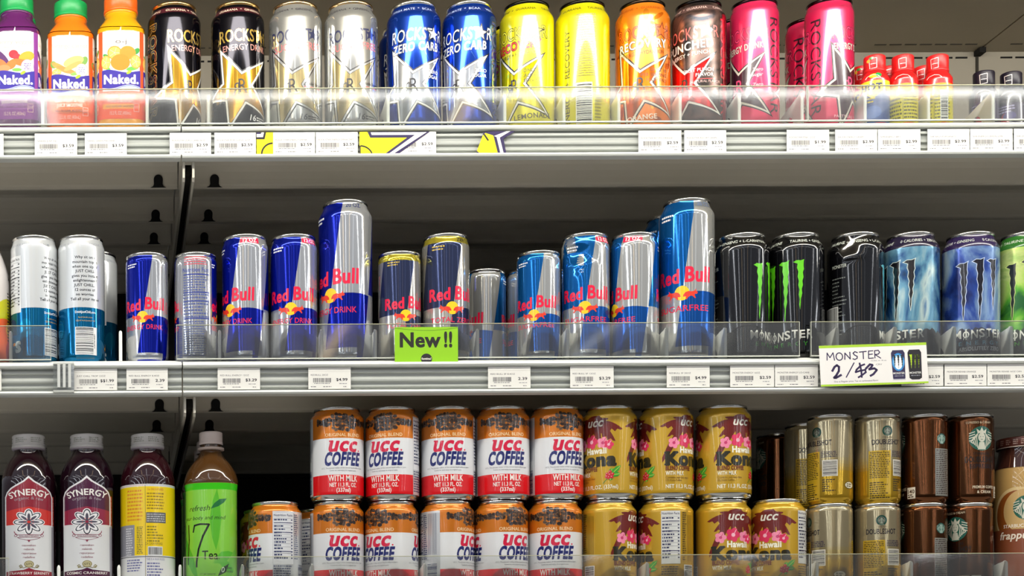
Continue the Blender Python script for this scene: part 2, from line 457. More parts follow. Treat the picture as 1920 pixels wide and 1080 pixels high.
def rockstar(p, R, H, title='d9b45a:foil', tout=None, sub='ENERGY DRINK', subk='c8857a:ink', subo=None, star='d8a437:foil', l1='f4f2ea:ink', l2='141018:ink',
             ring_t='GUARANA  *  GINSENG', ringbg=None, ringk='e8dcc0:ink', side='d9b45a:foil', side2=None, sub2=None, sub2k=None, notes=None, notek='f0f0f0:ink', ts=0, foot=None, rrk='141018:ink', vol=True, shear=0, subsx=None, pats=None, k=1.0, subh=8.5, fronts=None):
    C = 2 * math.pi * R
    if pats: pats(p)
    if ringbg: p.rect(-C / 2, H - 15, C / 2, H - 8, ringbg)
    ring(p, ring_t, H - 13, 3.2, ringk, R)
    base_n = p.n
    for du in (fronts or (0, C / 2)):
        p.n = base_n
        S = [(x * k + du, y * .98) for x, y in STARP]
        if l2: p.poly(grow(S, 4.6), l2)
        p.poly(grow(S, 3.0), l1); p.poly(grow(S, .6), l2 or star); p.poly(S if l2 else S, star)
        # back-to-back R emblem
        p.text('R', du - 1, 42, 17, rrk, 'l', bold=0, sx=.75, rot=.08)
        vs, fs = text2d('R'); q = 15 / CAP
        p.raw([(du - 0 - v_[0] * q * .7, 39.5 + v_[1] * q) for v_ in vs], fs, rrk)
        v1 = 106 + ts
        kw = dict(width=72 * k, shear=shear, rot=.03)
        tt = 'ROCKST\u2605R' if False else 'ROCKST  R'
        if tout: p.otext(tt, du + 9, v1, 14.5, title, tout, ob=.05, **kw)
        else: p.text(tt, du + 9, v1, 14.5, title, bold=.02, **kw)
        sc = (du + 9 + 20.5 * k, v1 + 8.5); st = [(sc[0] + (8.6 if i % 2 == 0 else 3.6) * math.sin(i * math.pi / 5 + .1), sc[1] + (8.6 if i % 2 == 0 else 3.6) * math.cos(i * math.pi / 5 + .1)) for i in range(10)]
        if tout: p.poly(grow(st, 1.2), tout)
        p.poly(st, title)
        sk = dict(width=(subsx or 62) * k, shear=shear, rot=.05)
        if subo: p.otext(sub, du + 6, v1 - 13, subh + 1.5, subk, subo, bold=.03, ob=.05, **sk)
        else: p.text(sub, du + 9, v1 - 11, subh * .85, subk, bold=.012, **sk)
        if sub2: p.text(sub2, du + 6, v1 - 21, 4.6, sub2k, bold=.01, width=54 * k, rot=.06)
        if notes:
            for i, t in enumerate(notes): p.text(t, du + 37 * k, 66 - i * 6.2, 4.0, notek, 'r', bold=.012)
        if vol:
            p.text('16', du + 12, 9, 7, notek, 'l', bold=.02, shear=.2); p.small(du + 22, 9, du + 38, 15, 2, notek)
        if foot: p.text(foot, du + 2, 8, 6, notek, 'l', bold=.03, rot=.06)
        # upright name running down the side
        u = du - C / 4
        if side:
            if side2: p.otext('ROCKSTAR', u - 4, 73, 13, side2, side, ob=.035, bold=.012, rot=-math.pi / 2, width=116)
            else: p.text('ROCKSTAR', u - 4, 73, 13.5, side, bold=.0, rot=-math.pi / 2, width=118)
    return p

def d_rock_black(p, R, H):
    rockstar(p, R, H, ringbg='4a1420:ink', side='d9b45a:foil', side2='1a1620:ink')
    for i, ch in enumerate('ENERGY'): p.text(ch, -C4(R) - 14, 118 - i * 11, 7, 'c8857a:ink', bold=.02, rot=-math.pi / 2)
def C4(R): return math.pi * R / 2
def d_rock_free(p, R, H):
    rockstar(p, R, H, title='2b2e52:ink', sub='SUGAR  FREE', subk='cf6f72:ink', star='c9b886:foil', l1='dcdcd8:foil', l2='1d1a20:ink', ringk='33313a:ink', side=None, notes=None, notek='28262c:ink', subh=10)
    for du in (0, C4(R) * 2):
        p.text('Double Strength', du + 32, 52, 4, '28262c:ink', width=26, bold=.02); p.rect(du + 17, 49, du + 42, 50, 'd0404a:ink'); p.small(du + 20, 40, du + 42, 47, 2, '55525a:ink')
def pats_blue(p):
    r = random.Random(4)
    for i in range(26):
        u = r.uniform(-95, 95); v = r.uniform(8, 140); L = r.uniform(8, 26); a = r.choice((.9, -.9)) + r.uniform(-.15, .15); wd = r.uniform(.4, 1.3)
        c, q = math.cos(a), math.sin(a)
        p.raw([(u, v), (u + L * c, v + L * q), (u + L * c - wd * q * .3, v + L * q + wd * c * .3), (u - wd * q, v + wd * c)], [(0, 1, 2, 3)], r.choice(('6fa8e8:foil', '3f7fd8:foil', 'a8c8ec:foil')))
def d_rock_zero(p, R, H):
    rockstar(p, R, H, title='eef0f4:ink', tout='15161f:ink', sub='ZERO CARB', subk='f2f2ee:ink', subo='24242c:ink', star='c8ccd2:foil', ringbg='102a70:ink', ringk='b8c8e8:ink', side='8a7c3c:foil', side2='0d2f8a:ink', notes=('ZERO', 'SUGAR'), notek='eef0f4:ink', pats=pats_blue, shear=.12, vol=False, ring_t='YERBA MATE  *  BCAA')
def d_rock_yellow(p, R, H):
    rockstar(p, R, H, title='f0e838:ink', tout='24221c:ink', sub='RECOVERY', subk='e03a2c:ink', subo='2c241c:ink', sub2='ENERGY + HYDRATION', sub2k='3c3818:ink', star='eee014:foil', l1='e8e6de:ink', ringk='46420c:ink', side='a8a010:ink', side2='f0e61a:foil', notes=('ONLY 10', 'CALORIES', 'PER SERVING', '', '+ELECTROLYTES'), notek='5a5410:ink', foot='LEMONADE', vol=False, ts=2, ring_t='TAURINE  +  GUARANA', fronts=(0,))
    C = 4 * C4(R)
    for du in (-C / 2, C / 2):
        p.text('ENERGY + RECOVERY', du - 19, 2, 6.2, '4a460e:ink', 'l', rot=math.pi / 2, bold=.015, width=118)
        p.small(du - 10, 60, du + 14, 138, 26, '8a8412:ink', center=True, ragged=.25); p.bars(du - 10, 4, du + 8, 52, '2a2818:ink', 26, vert=False, bgkey='e4e2da:ink')
        p.small(du + 12, 4, du + 22, 52, 12, '8a8412:ink')
def d_rock_orange(p, R, H):
    def pats(q):
        r = random.Random(8)
        for i in range(46): q.ell(r.uniform(-100, 100), r.uniform(5, 140), r.uniform(5, 11), r.uniform(2, 4), r.choice(('f57a12:foil', 'ff9a2a:foil', 'ee6c0e:foil')), rot=r.uniform(0, 3), n=10)
    rockstar(p, R, H, title='e8641c:ink', tout='7a3208:ink', sub='RECOVERY', subk='f6f2ea:ink', subo='2a2018:ink', sub2='ENERGY  HYDRATION', sub2k='8a3a0c:ink', star='f0740c:foil', l1='e8e4d4:ink', ringk='a84a0c:ink', side=None, notes=('ONLY 10', 'PER SERVING', '+ELECTRO'), notek='7a3a10:ink', foot=None, vol=False, pats=pats, ts=2, ring_t='TAURINE  +  GUARANA')
    p.text('ORANGE', 4, 7, 6, 'f0e8d8:ink', 'c', bold=.03, rot=.05)
def d_rock_punch(p, R, H):
    rockstar(p, R, H, title='e8746c:ink', tout='3c1414:ink', sub='PUNCHED', subk='f6f2ea:ink', subo='2a1c1c:ink', sub2='ENERGY + PUNCH', sub2k='ece4dc:ink', star='d01c1c:foil', l1='ece8de:ink', ringbg='5c4440:ink', ringk='d8b8b0:ink', side='b02830:ink', notes=('FRUIT PUNCH', 'FLAVOR'), notek='ece8e4:ink', vol=False, ts=1, ring_t='CAFFEINE  *  GUARANA')
    p.rect(16, 56, 40, 57, 'd02828:ink'); p.text('NATURAL FLAVOR', 28, 52, 3, 'd8b0a8:ink')
    p.rect(52, 5, 60, 138, 'a81c28:foil')
def d_rock_pink(p, R, H):
    rockstar(p, R, H, title='e83c6c:ink', tout='5a1832:ink', sub='ENERGY DRINK', subk='e8d8c8:ink', subo='38202c:ink', star='3a1626:ink', l1='dcd8c8:ink', l2='2a1420:ink', ringk='a82848:ink', side='2c1822:ink', side2=None, notes=('Zero', 'Sugar', '', 'Zero', 'Calories'), notek='f4c8cc:ink', vol=False, rrk='e8507c:ink', k=.86, subh=6, ring_t='B VITAMINS  *  TAURINE')
    p.text('PARTY LIKE', -8, 8, 3.4, 'f4c8cc:ink')

BULL = [(0, .5), (.6, 3.2), (2.4, 5.6), (5.2, 6.6), (8, 6.0), (10.6, 6.6), (12, 8.6), (12.6, 8.8), (12.2, 6.8), (13.6, 5.8), (14, 4.0), (12.6, 3.0), (11.4, 3.4), (10.8, 1.6), (12.2, -1.4), (11, -1.8), (9.2, .6), (7.6, 1.2), (5.4, .2), (3.6, -2.6), (2.4, -2.2), (3.0, .6)]
def redbull(p, R, H, blue='0d1f9c:foil', silver='c6c8cb:foil', sub='ENERGY DRINK', subk='d81e44:ink', size_t=None, tagk='d02048:ink', gold=None, note='f0f0f4:ink', low=None, tagtext='f0e8e8:ink'):
    k = R / 26.3; hv = H / 135; C = 2 * math.pi * R; low = low or blue; n = 2; per = C / n
    vm = 56 * hv; top = H - 4; bot = 1
    def X(v): return (12 - .165 * (130 - v / hv)) * k
    p.rect(-C / 2, bot, C / 2, top, silver)
    for j in range(-1, n + 1):
        o = j * per; half = per / 2
        lim = C / 2
        up = [(X(top) + o - half, top), (X(vm) + o - half, vm), (X(vm) + o, vm), (X(top) + o, top)]
        lo = [(X(vm) + o, vm - 1.5), (X(bot) + o, bot)] + [(X(bot) + o + half * i / 6, bot) for i in range(1, 7)] + [(X(vm) + o + half, vm - 1.5)] + [(X(vm) + o + half * (1 - i / 6), vm - 1.5 + 2 * math.sin(math.pi * i / 6)) for i in range(1, 6)]
        if j in (0, 1) or n == 1:
            p.poly(up, blue, 2)
            p.poly(lo, low, 3)
    p.n = 4
    for j in range(n):
        o = j * per if j == 0 else -per; p.n = 4
        W = 58 * k; v = 64 * hv
        if gold: p.rect(o - per / 2, H - 12, o + per / 2, H - 4, gold)
        p.text('Red', o - W * .27, v - .5, 13 * k, 'e01840:ink', bold=.045, width=W * .43, shear=.04, rot=.03)
        p.text('Bull', o + W * .26, v + .5, 14 * k, 'e01840:ink', bold=.045, width=W * .45, shear=.04, rot=.0)
        p.ell(o - 1, 55 * hv, 7.2 * k, 7.2 * k, 'f0c81c:ink', n=26)
        for s in (-1, 1):
            p.poly([(o - 1 + s * (15.5 - x) * k, 51.5 * hv + y * k * .85) for x, y in [(14.5 - a, b) for a, b in BULL]], 'e03a24:ink')
        if sub: p.text(sub, o, 40 * hv, 5.6 * k, subk, bold=.01, width=52 * k, shear=.0)
        p.rect(o - 17 * k, 3 * hv, o + 26 * k, 11 * hv, silver); p.text('Vitalizes body and mind.', o + 4 * k, 5.2 * hv, 3.6 * k, '5a6a8c:ink', width=38 * k)
        p.small(o - 24 * k, 116 * hv, o - 8 * k, 122 * hv, 2, note)
        if size_t:
            c = X(H - 10) + o
            p.poly([(c + 1, H - 12), (c + 1, H - 5), (c + 24 * k, H - 5), (c + 23 * k, H - 12)], tagk); p.text(size_t, c + 12.5 * k, H - 10.6, 4.2 * k, tagtext, bold=.03)
def d_rb_back(p, R, H, **kw):
    redbull(p, R, H, **kw)
    k = R / 26.3; o = 2 * math.pi * R / 4
    p.rect(o - 23, 1, o + 23, H - 5, 'b9bbc0:foil')
    p.small(o - 14, 118, o + 17, 130, 4, 'c8505c:ink', ragged=.1); p.text('Nutrition Facts', o + 2, 110, 5, '2c3a8c:ink', bold=.02, width=36)
    for i, v in enumerate((106, 84, 73, 52)): p.rect(o - 15, v, o + 19, v + 1.6, '2c3a8c:ink')
    p.small(o - 15, 86, o + 19, 105, 6, '4a5690:ink'); p.small(o - 15, 53, o + 19, 84, 8, '4a5690:ink'); p.small(o - 15, 6, o + 14, 50, 15, '4a5690:ink', ragged=.1)
    p.bars(o - 23, 6, o - 17, 46, '3a4680:ink', 24, vert=False)

CLAW = [(-7.5, 2), (-3.5, 4.5), (1.5, 4.0), (5.5, 5.6), (4.8, 3.2), (4.4, -4), (5.0, -9), (3.6, -14), (4.4, -21), (3.0, -27), (3.6, -33), (2.2, -39), (2.8, -45), (1.2, -53), (.8, -62), (.2, -70), (-.7, -62), (-.2, -54), (-1.4, -47), (-.4, -40), (-1.8, -33), (-1.0, -27), (-2.6, -20), (-1.6, -13), (-3.2, -7), (-2.4, -1), (-5, .6)]
def monster(p, R, H, claw='62c81e:ink', body=None, name='e6e6de:ink', en='3a9a28:ink', ringt='TAURINE + GINSENG + L-CARNITINE', sub=None, fade=None, topk=None, lowk=None, letters='c8ccc0:ink', edge=None):
    C = 2 * math.pi * R
    if topk: p.rect(-C / 2, H - 20, C / 2, H - 4, topk)
    if lowk:
        r = random.Random(3); pts = [(-C / 2, 0), (C / 2, 0)]
        for i in range(60): pts.append((C / 2 - C * i / 59, 33 + r.uniform(-3, 5)))
        p.poly(pts, lowk)
    ring(p, ringt, H - 13.5, 3.6, letters, R, n=2, width=C / 2 * .9)
    base_n = p.n
    for du in (0,):
        p.n = base_n
        for i, (x, kk, dy) in enumerate(((-18.5, .94, -2), (0, 1.0, 1), (17.5, .82, 2))):
            if edge: p.poly(grow([(du + x + a * 1.0, 115 + dy + b * kk) for a, b in CLAW], .8), edge)
            p.poly([(du + x + a * 1.0, 115 + dy + b * kk) for a, b in CLAW], claw)
        # ragged lettering with a barred O
        ltr = 'MONSTER'; x = du - 31
        for i, (ch, wd) in enumerate(zip(ltr, (11, 8.4, 9, 8, 8.2, 8.2, 8.6))):
            dy = (0, 0, -.6, 0, .6, .3, .4)[i]; h = (9.5, 8, 9.6, 9.8, 9.6, 9.4, 10)[i]
            p.text(ch, x + wd / 2, 25 + dy, h, name, bold=.03, width=wd * .86, rot=(.03, 0, -.05, .04, 0, .03, -.04)[i])
            if ch == 'O': p.rect(x + wd / 2 - .8, 22.5, x + wd / 2 + .8, 36, name)
            p.poly([(x + 1, 25 + dy), (x + 2.4, 25 + dy), (x + 1.2, 22.4 + dy)], name)
            x += wd + .5
        for i, ch in enumerate('ENERGY'): p.text(ch, du - 22 + i * 9.2, 16, 4.6, en, bold=.02, sx=1.2)
        if sub: p.text(sub, du + 2, 9, 4.6, 'c8c8cc:ink', bold=.03, width=52)
    p.small(-92, 30, -72, 104, 16, '6a6e6a:ink', ragged=.6, fill=.3); p.text('MONSTER', -82, 114, 4, letters, width=20); p.bars(100, 30, 124, 66, '1c1c1c:ink', 24, vert=True, bgkey='d0d0cc:ink'); p.small(64, 30, 92, 100, 14, '6a6e6a:ink')

def bean(p, u, v, r, rnd):
    a = rnd.uniform(0, 3.14); rr = r * rnd.uniform(.85, 1.1)
    p.ell(u, v, rr * 1.25, rr * .95, rnd.choice(('3e2c22:ink', '5a4434:ink', '6a5340:ink', '34261e:ink')), rot=a, n=9)
    p.stroke([(u - rr * math.cos(a), v - rr * math.sin(a)), (u + rr * math.cos(a), v + rr * math.sin(a))], .55, '1a100c:ink')
def d_ucc(p, R, H):
    C = 2 * math.pi * R; L = -C / 2; r = random.Random(5)
    p.rect(L, 76, C / 2, H - 4, 'd87a1c:satin', 1); p.rect(L, 31, C / 2, 76, 'dfe0e2:ink', 1); p.rect(L, 7, C / 2, 31, 'd8141c:ink', 1)
    p.n = 2
    beans = []
    for du in (0, 71):
        u = du - 34
        while u < du + 36:
            d = abs(u - du); hw = 11 if d < 9 else (9 if d < 16 else (4.5 if d < 26 else 3.5)); cv = 95.5 - (0 if d > 18 else 0)
            n = max(2, int(hw * 2 / 4.0))
            for i in range(n): beans.append((u + r.uniform(-.8, .8), cv - hw + 2 * hw * (i + .5) / n + r.uniform(-.8, .8)))
            u += 4.3
    r.shuffle(beans)
    for i, (u, v) in enumerate(beans):
        p.n = 2 + (i % 6) * 2; bean(p, u, v, 2.5, r)
    p.n = 16
    for du in (0, 71):
        p.n = 16
        p.text('ORIGINAL BLEND', du, 78, 3.9, 'e8c898:ink', bold=.02, width=46, spacing=0)
        p.text('ucc', du - 1, 60, 17.5, 'd01840:ink', bold=.045, width=37, shear=.25); p.text('.', du + 21.5, 60, 12, 'd01840:ink')
        p.rect(du - 17.8, 71.4, du - 12.5, 73.2, 'd01840:ink')
        p.text('COFFEE', du - 1, 43, 15, '1c2468:ink', bold=.06, width=47, shear=.14)
        p.text('UCC, The pioneer maker of the canned liquid coffee in Japan.', du, 38.6, 1.7, '6a6a72:ink', width=56, rot=.01); p.text('Come on, and enjoy its original taste.', du, 35.4, 1.7, '6a6a72:ink', width=34)
        p.text('WITH MILK', du, 23, 7.2, 'f4e8e0:ink', bold=.025, width=38); p.text('NET 11.3 FL. OZ.', du, 16.2, 4.8, 'f4e8e0:ink', bold=.03, width=35); p.text('(337ml)', du, 9.8, 4.8, 'f4e8e0:ink', bold=.03, width=18)
    o = -98
    p.rect(o, 7, o + 54, 103, 'd4d6d8:satin'); p.nutrition(o + .5, 38, o + 27, 101, 'dcdde0:ink', '26305c:ink'); p.small(o + 28.5, 44, o + 36, 100, 22, '4a5070:ink')
    for i in range(5): p.text('I' * 40, o + 39 + i * 2.6, 50, 1.3, '4a5070:ink', 'l', rot=math.pi / 2, width=50)
    p.small(o + 1, 10, o + 27, 37, 9, '4a5070:ink'); p.bars(o + 36, 10, o + 50, 38, '30385c:ink', 20, vert=False)

def leafpoly(p, u, v, L, wd, a, key, jag=5, layer=None):
    """palm frond: curved spine with a ragged lower edge"""
    top = []; low = []; n = jag * 2
    for i in range(n + 1):
        t = i / n; x = L * t; y = -L * .35 * t * t; wv = wd * math.sin(math.pi * min(1, t * .92 + .08))
        c, q = math.cos(a), math.sin(a); top.append((u + x * c - (y + wv * .4) * q, v + x * q + (y + wv * .4) * c))
        dd = wv * (1.0 if i % 2 else .55); low.append((u + x * c - (y - dd) * q, v + x * q + (y - dd) * c))
    p.poly(top + low[::-1], key, layer)
def flower(p, u, v, r, key, key2):
    for i in range(5): p.ell(u + r * .55 * math.cos(i * 1.2566), v + r * .55 * math.sin(i * 1.2566), r * .56, r * .48, key, n=12, rot=i * 1.2566, layer=p.n + (1 if i == 0 else 0)) if False else p.ell(u + r * .55 * math.cos(i * 1.2566), v + r * .55 * math.sin(i * 1.2566), r * .56, r * .48, key, n=12, rot=i * 1.2566)
    p.ell(u, v, r * .3, r * .3, key2, n=10); p.stroke([(u, v), (u + r * .5, v + r * .8)], .7, key2)
def d_kona(p, R, H):
    C = 2 * math.pi * R; br = '6a1c14:ink'; gp = ('f08aa8:ink', 'c83a6c:ink'); gd = ('d8305c:ink', 'f0b0c0:ink')
    for du in (0, 74):
        p.n = 1
        p.poly([(du - 6, 92), (du - 1, 92), (du - 12, 74), (du - 24, 55), (du - 33, 44), (du - 33, 50), (du - 26, 66), (du - 16, 82)], br)
        for a, L, wd in ((2.9, 34, 9), (3.35, 30, 9), (2.45, 20, 7), (.15, 34, 10), (-.35, 32, 10), (-.95, 26, 8), (.7, 18, 7), (-2.3, 16, 7), (-1.7, 16, 7), (1.4, 12, 9)):
            f = -1 if math.cos(a) < 0 else 1
            # mirror fronds so the ragged side hangs down
            pts = Print(); leafpoly(pts, 0, 0, L, wd, a if f > 0 else math.pi - a, br)
            vs, fs, key, ly = pts.items[0]
            p.raw([(du + 0 + f * x, 92 + y) for x, y in vs], fs, br)
        p.ell(du, 94, 13, 9, br)
        p.text('ucc', du, 89.5, 10.5, 'e0dccc:ink', bold=.03, width=21, shear=.28)
        flower(p, du - 19, 68, 6.5, *gp); flower(p, du - 4, 71, 8.2, *gd); flower(p, du + 11, 69, 6.8, *gp); flower(p, du + 18, 66.5, 5.6, *gd)
        p.text('Hawaii', du + 2, 56, 7.2, 'f0ecd8:ink', bold=.05, width=27)
        p.text('Kona', du - 1, 41, 15.5, '2a2614:ink', bold=.075, width=57)
        for x, y in ((-30.6, 40.6), (-19, 40.6), (-30.6, 55.2), (-20.5, 55.2)): p.rect(du + x, y, du + x + 7, y + 1.9, '2a2614:ink')
        p.text('BLEND COFFEE', du - 29, 34.6, 5, '6a2414:ink', 'l', bold=.05, width=33); p.text('WITH MILK', du - 29, 28.4, 4.8, 'ece8d0:ink', 'l', bold=.03, width=23)
        p.text('Contains not less than', du - 29, 24.4, 2.4, '6a4a1c:ink', 'l', width=30); p.text('10% Kona Coffee', du - 29, 21, 2.4, '6a4a1c:ink', 'l', width=20)
        p.text('NET 11.3 FL.OZ. (337ml)', du - 29, 12.4, 4.6, 'ece8d0:ink', 'l', bold=.02, width=58)
        for a, L in ((.75, 17), (.1, 12), (-1.6, 7), (1.35, 9)):
            c, q = math.cos(a), math.sin(a); ux, vy = du + 20, 29
            pts = [(0, 0), (L * .3, 3), (L * .7, 3), (L, 0), (L * .7, -2.6), (L * .3, -2.6)]
            p.poly([(ux + x * c - y * q, vy + x * q + y * c) for x, y in pts], '3c9a2c:ink'); p.stroke([(ux, vy), (ux + L * .9 * c, vy + L * .9 * q)], .5, 'c8d858:ink')
        p.stroke([(du + 20, 29), (du + 11, 19)], .8, '3c7a2c:ink')
        for x, y in ((0, 0), (3.4, 1), (-3, 1.2), (.5, 3.8), (-1.2, -3.2), (2.4, -2.6), (-3.6, -2)): p.ell(du + 19 + x, 29 + y, 2.1, 2.1, 'c0202c:ink', n=10); p.ell(du + 18.6 + x, 29.8 + y, .5, .5, 'f0d0c8:ink', n=6)
    o = -98
    p.nutrition(o + 1, 36, o + 24, 101, 'd6d6d2:ink', '20204a:ink'); p.small(o + 27, 40, o + 33, 100, 22, '5a4618:ink'); p.bars(o + 30, 9, o + 44, 34, '30302c:ink', 18, vert=False, bgkey='d6d6d2:ink')
    for i in range(4): p.text('I' * 40, o + 36 + i * 2.6, 40, 1.3, '5a4618:ink', 'l', rot=math.pi / 2, width=56)
    p.small(o + 1, 10, o + 24, 34, 8, '5a4618:ink')

def siren(p, u, v, r, g='1c5a44:ink', w_='b8bca8:ink', ringed=True):
    p.ell(u, v, r, r, g, n=36)
    if ringed:
        p.ell(u, v, r * .66, r * .66, w_, n=30); p.ell(u, v, r * .61, r * .61, '1a1e1c:ink', n=30); p.text('COFFEE', u, v - r * .92, r * .2, w_, width=r * .9, bold=.02)
    k = r * (.62 if ringed else 1)
    for s in (-1, 1):
        for i in range(4):
            x = k * (.42 + .14 * i); p.stroke([(u + s * x * .7, v + k * .45 - i * k * .1), (u + s * x, v + k * .1 - i * k * .12), (u + s * x * .8, v - k * .75 + i * k * .12)], k * .07, w_)
        for i in range(4): p.stroke([(u + s * k * .55, v + k * (.55 - .2 * i)), (u + s * k * .96, v + k * (.42 - .2 * i))], k * .07, w_)
    p.ell(u, v + k * .08, k * .3, k * .38, w_, n=16); p.poly([(u - k * .34, v + k * .42), (u - k * .42, v + k * .8), (u - k * .16, v + k * .6), (u, v + k * .92), (u + k * .16, v + k * .6), (u + k * .42, v + k * .8), (u + k * .34, v + k * .42)], w_)
    p.poly([(u - k * .34, v - k * .9), (u - k * .2, v - k * .3), (u + k * .2, v - k * .3), (u + k * .34, v - k * .9)], w_)
    p.ell(u - k * .1, v + k * .14, k * .04, k * .03, g, n=6); p.ell(u + k * .1, v + k * .14, k * .04, k * .03, g, n=6); p.stroke([(u - k * .07, v - k * .08), (u + k * .07, v - k * .08)], k * .04, g)
def d_dlight(p, R, H):
    C = 2 * math.pi * R
    for i in range(18): p.rect(-C / 2, 40 + i * 1.0, C / 2, H - 4, ('c0a050:foil', 'bfa463:foil', 'bda872:foil', 'bbaa7e:foil', 'b8aa88:foil')[min(4, i // 4)], 1 + i * .5) if i % 4 == 0 else None
    for du in (0, C / 2):
        p.n = 12
        siren(p, du, 88, 6.4, '123c30:ink', '8c9484:ink'); p.text('STARBUCKS', du, 79, 2, '3c3428:ink', width=12)
        p.text('DOUBLESHOT', du, 71.5, 6, '16121e:ink', width=36, bold=.025); p.text('LIGHT', du, 67, 3.2, '8a846c:ink', width=12)
        p.rect(du - 22, 4, du + 4, 64, 'c8a428:satin'); p.text('Nutrition Facts', du - 9, 60.5, 2.6, '2a241c:ink', width=22, bold=.03); p.small(du - 21, 30, du + 3, 60, 14, '3a3018:ink', ragged=.2); p.small(du - 21, 5, du + 3, 26, 8, '3a3018:ink', ragged=.5)
        p.small(du + 6, 56, du + 26, 64, 4, '302a3c:ink', ragged=.15); p.bars(du + 8, 34, du + 24, 52, '2c2c30:ink', 16, vert=False, bgkey='d4d0c4:ink'); p.small(du + 7, 14, du + 24, 30, 6, '3a3018:ink', ragged=.6)
    p.ell(C / 4, 22, 8, 4.5, '3c3420:ink'); p.ell(C / 4, 22, 7.2, 3.8, 'd8d0b4:ink'); p.small(C / 4 - 5, 19.5, C / 4 + 5, 24.5, 2, '3c3420:ink')
def d_dark(p, R, H):
    C = 2 * math.pi * R
    for du in (0,):
        siren(p, du, 78, 15, '1a5244:ink', 'c0c0ae:ink', ringed=False)
        p.text('STARBUCKS', du, 58, 3, '120a08:ink', width=20, bold=.02); p.text('DOUBLESHOT', du, 49, 6.8, '100808:ink', width=39, bold=.03); p.text('ESPRESSO', du, 41.5, 5.2, '120a18:ink', width=28, bold=.025)
        p.text('PREMIUM COFFEE', du + 3, 17, 3.2, 'c8b8a0:ink', width=28, bold=.03); p.text('& CREAM', du + 3, 11, 3.2, 'c8b8a0:ink', width=18, bold=.03)
        p.text('ESPRESSO & CREAM', du - 3, H - 13, 2.6, 'c8b89c:ink', width=30)
    o = 62
    siren(p, o, 78, 6.5, '1c4a40:ink', '8fa89a:ink', ringed=False); p.rect(o - 9, 8, o + 12, 66, '8a8a82:satin'); p.small(o - 8, 10, o + 11, 65, 24, '3a2420:ink', ragged=.1)
    o = 24
    p.rect(o - 5, 6, o + 6, 20, 'd8d0c0:ink'); p.text('140', o + .5, 12.5, 4.6, '3a2420:ink', bold=.03, width=9); p.small(o - 4, 7, o + 5, 12, 2, '3a2420:ink')

def d_chill(p, R, H):
    C = 2 * math.pi * R
    p.rect(-C / 2, 67, C / 2, H - 4, 'd3d6d8:satin', 1); p.rect(-C / 2, 0, C / 2, 67, '0d6e9e:foil', 1); p.n = 3
    ring(p, 'FOCUS  *  REDUCE STRESS  *  CALM', H - 13, 2.6, '8a9098:ink', R, 2)
    for i, t in enumerate(('Why sit on a', 'mountain top in', 'when one sip of', 'JUST CHILL', 'gives you instant', 'enlightenment?', 'JUST CHILL...', '12 ounces of', 'no worries.', 'Tell all your monk')):
        p.text(t, 0, 127 - i * 5.7, 3.3, '1e2028:ink', bold=.025)
    p.text('DrinkJustChill.com', 0, 60, 2.8, 'e8ecf0:ink', width=26, bold=.03); p.text('facebook.com', 0, 54, 1.8, 'c8a468:ink', width=18); p.text('@drinkjustchill', 0, 50, 1.8, 'c8a468:ink', width=24)
    p.bars(-12, 10, 10, 42, '26282e:ink', 24, vert=False, bgkey='e4e4e4:ink'); p.text('0 89744 00201', 12.5, 26, 2, '26282e:ink', rot=math.pi / 2); p.rect(9.5, 9, 15, 43, 'e4e4e4:ink', 2)
    p.rect(-12, 4, 12, 8, '1a5a78:ink')
    o = -52
    p.rect(o - 15, 62, o + 9, 132, 'dfe1e2:ink'); p.nutrition(o - 14, 64, o + 8, 131, 'dfe1e2:ink', '2a2c34:ink')
    p.text('S', o + 4, 14, 12, 'd8e4e8:ink', bold=.1); p.ell(o - 3, 24, 2.5, 2, 'e88a2c:ink'); p.ell(o + 15, 42, 8, 12, '1787b4:foil'); 
    for i in range(5): p.ell(36 + i * 3, 20 + (i % 2) * 5, 4, 2.2, 'e0942c:ink', rot=i)
# ================================================================ bottles
def lathe_part(name, prof, key, parent, seg=56, loc=None):
    m = MB(); m.lathe([(r * .001, z * .001) for r, z in prof], key, seg); return link(name, m.mesh(name), parent, loc)

def smooth_prof(pts, n=5):
    """Catmull-Rom through (v, r) points"""
    out = []
    for i in range(len(pts) - 1):
        p0 = pts[max(0, i - 1)]; p1 = pts[i]; p2 = pts[i + 1]; p3 = pts[min(len(pts) - 1, i + 2)]
        for k in range(n):
            t = k / n
            out.append(tuple(.5 * (2 * p1[j] + (p2[j] - p0[j]) * t + (2 * p0[j] - 5 * p1[j] + 4 * p2[j] - p3[j]) * t * t + (3 * p1[j] - p0[j] - 3 * p2[j] + p3[j]) * t ** 3) for j in (0, 1)))
    out.append(pts[-1]); return out

def cap_mesh(name, r, z0, z1, key, ribs=True, prt=None, ring_=True):
    m = MB(); seg = 72; pr = [(r * .97, z0)] + [(r, z0 + .6), (r, z1 - 1.8), (r - .5, z1 - .6), (r - 1.8, z1), (0, z1)]
    if ring_: pr = [(r * .98, z0), (r * 1.02, z0 + .5), (r * 1.02, z0 + 3.2), (r * .98, z0 + 3.6), (r * .98, z0 + 4.2), (r, z0 + 4.6), (r, z1 - 1.8), (r - .5, z1 - .6), (r - 1.8, z1), (0, z1)]
    vs = []; n = len(pr)
    for i, (rr, z) in enumerate(pr):
        for k in range(seg):
            q = rr * (1 - (.018 if ribs and k % 2 and (z0 + 4.4 < z < z1 - 1) else 0)); a = 2 * math.pi * k / seg; vs.append((q * math.sin(a) * .001, -q * math.cos(a) * .001, z * .001))
    fs = [(i * seg + k, i * seg + (k + 1) % seg, (i + 1) * seg + (k + 1) % seg, (i + 1) * seg + k) for i in range(n - 1) for k in range(seg)]
    m.add(vs, fs, key, not ribs or True)
    return m.mesh(name)

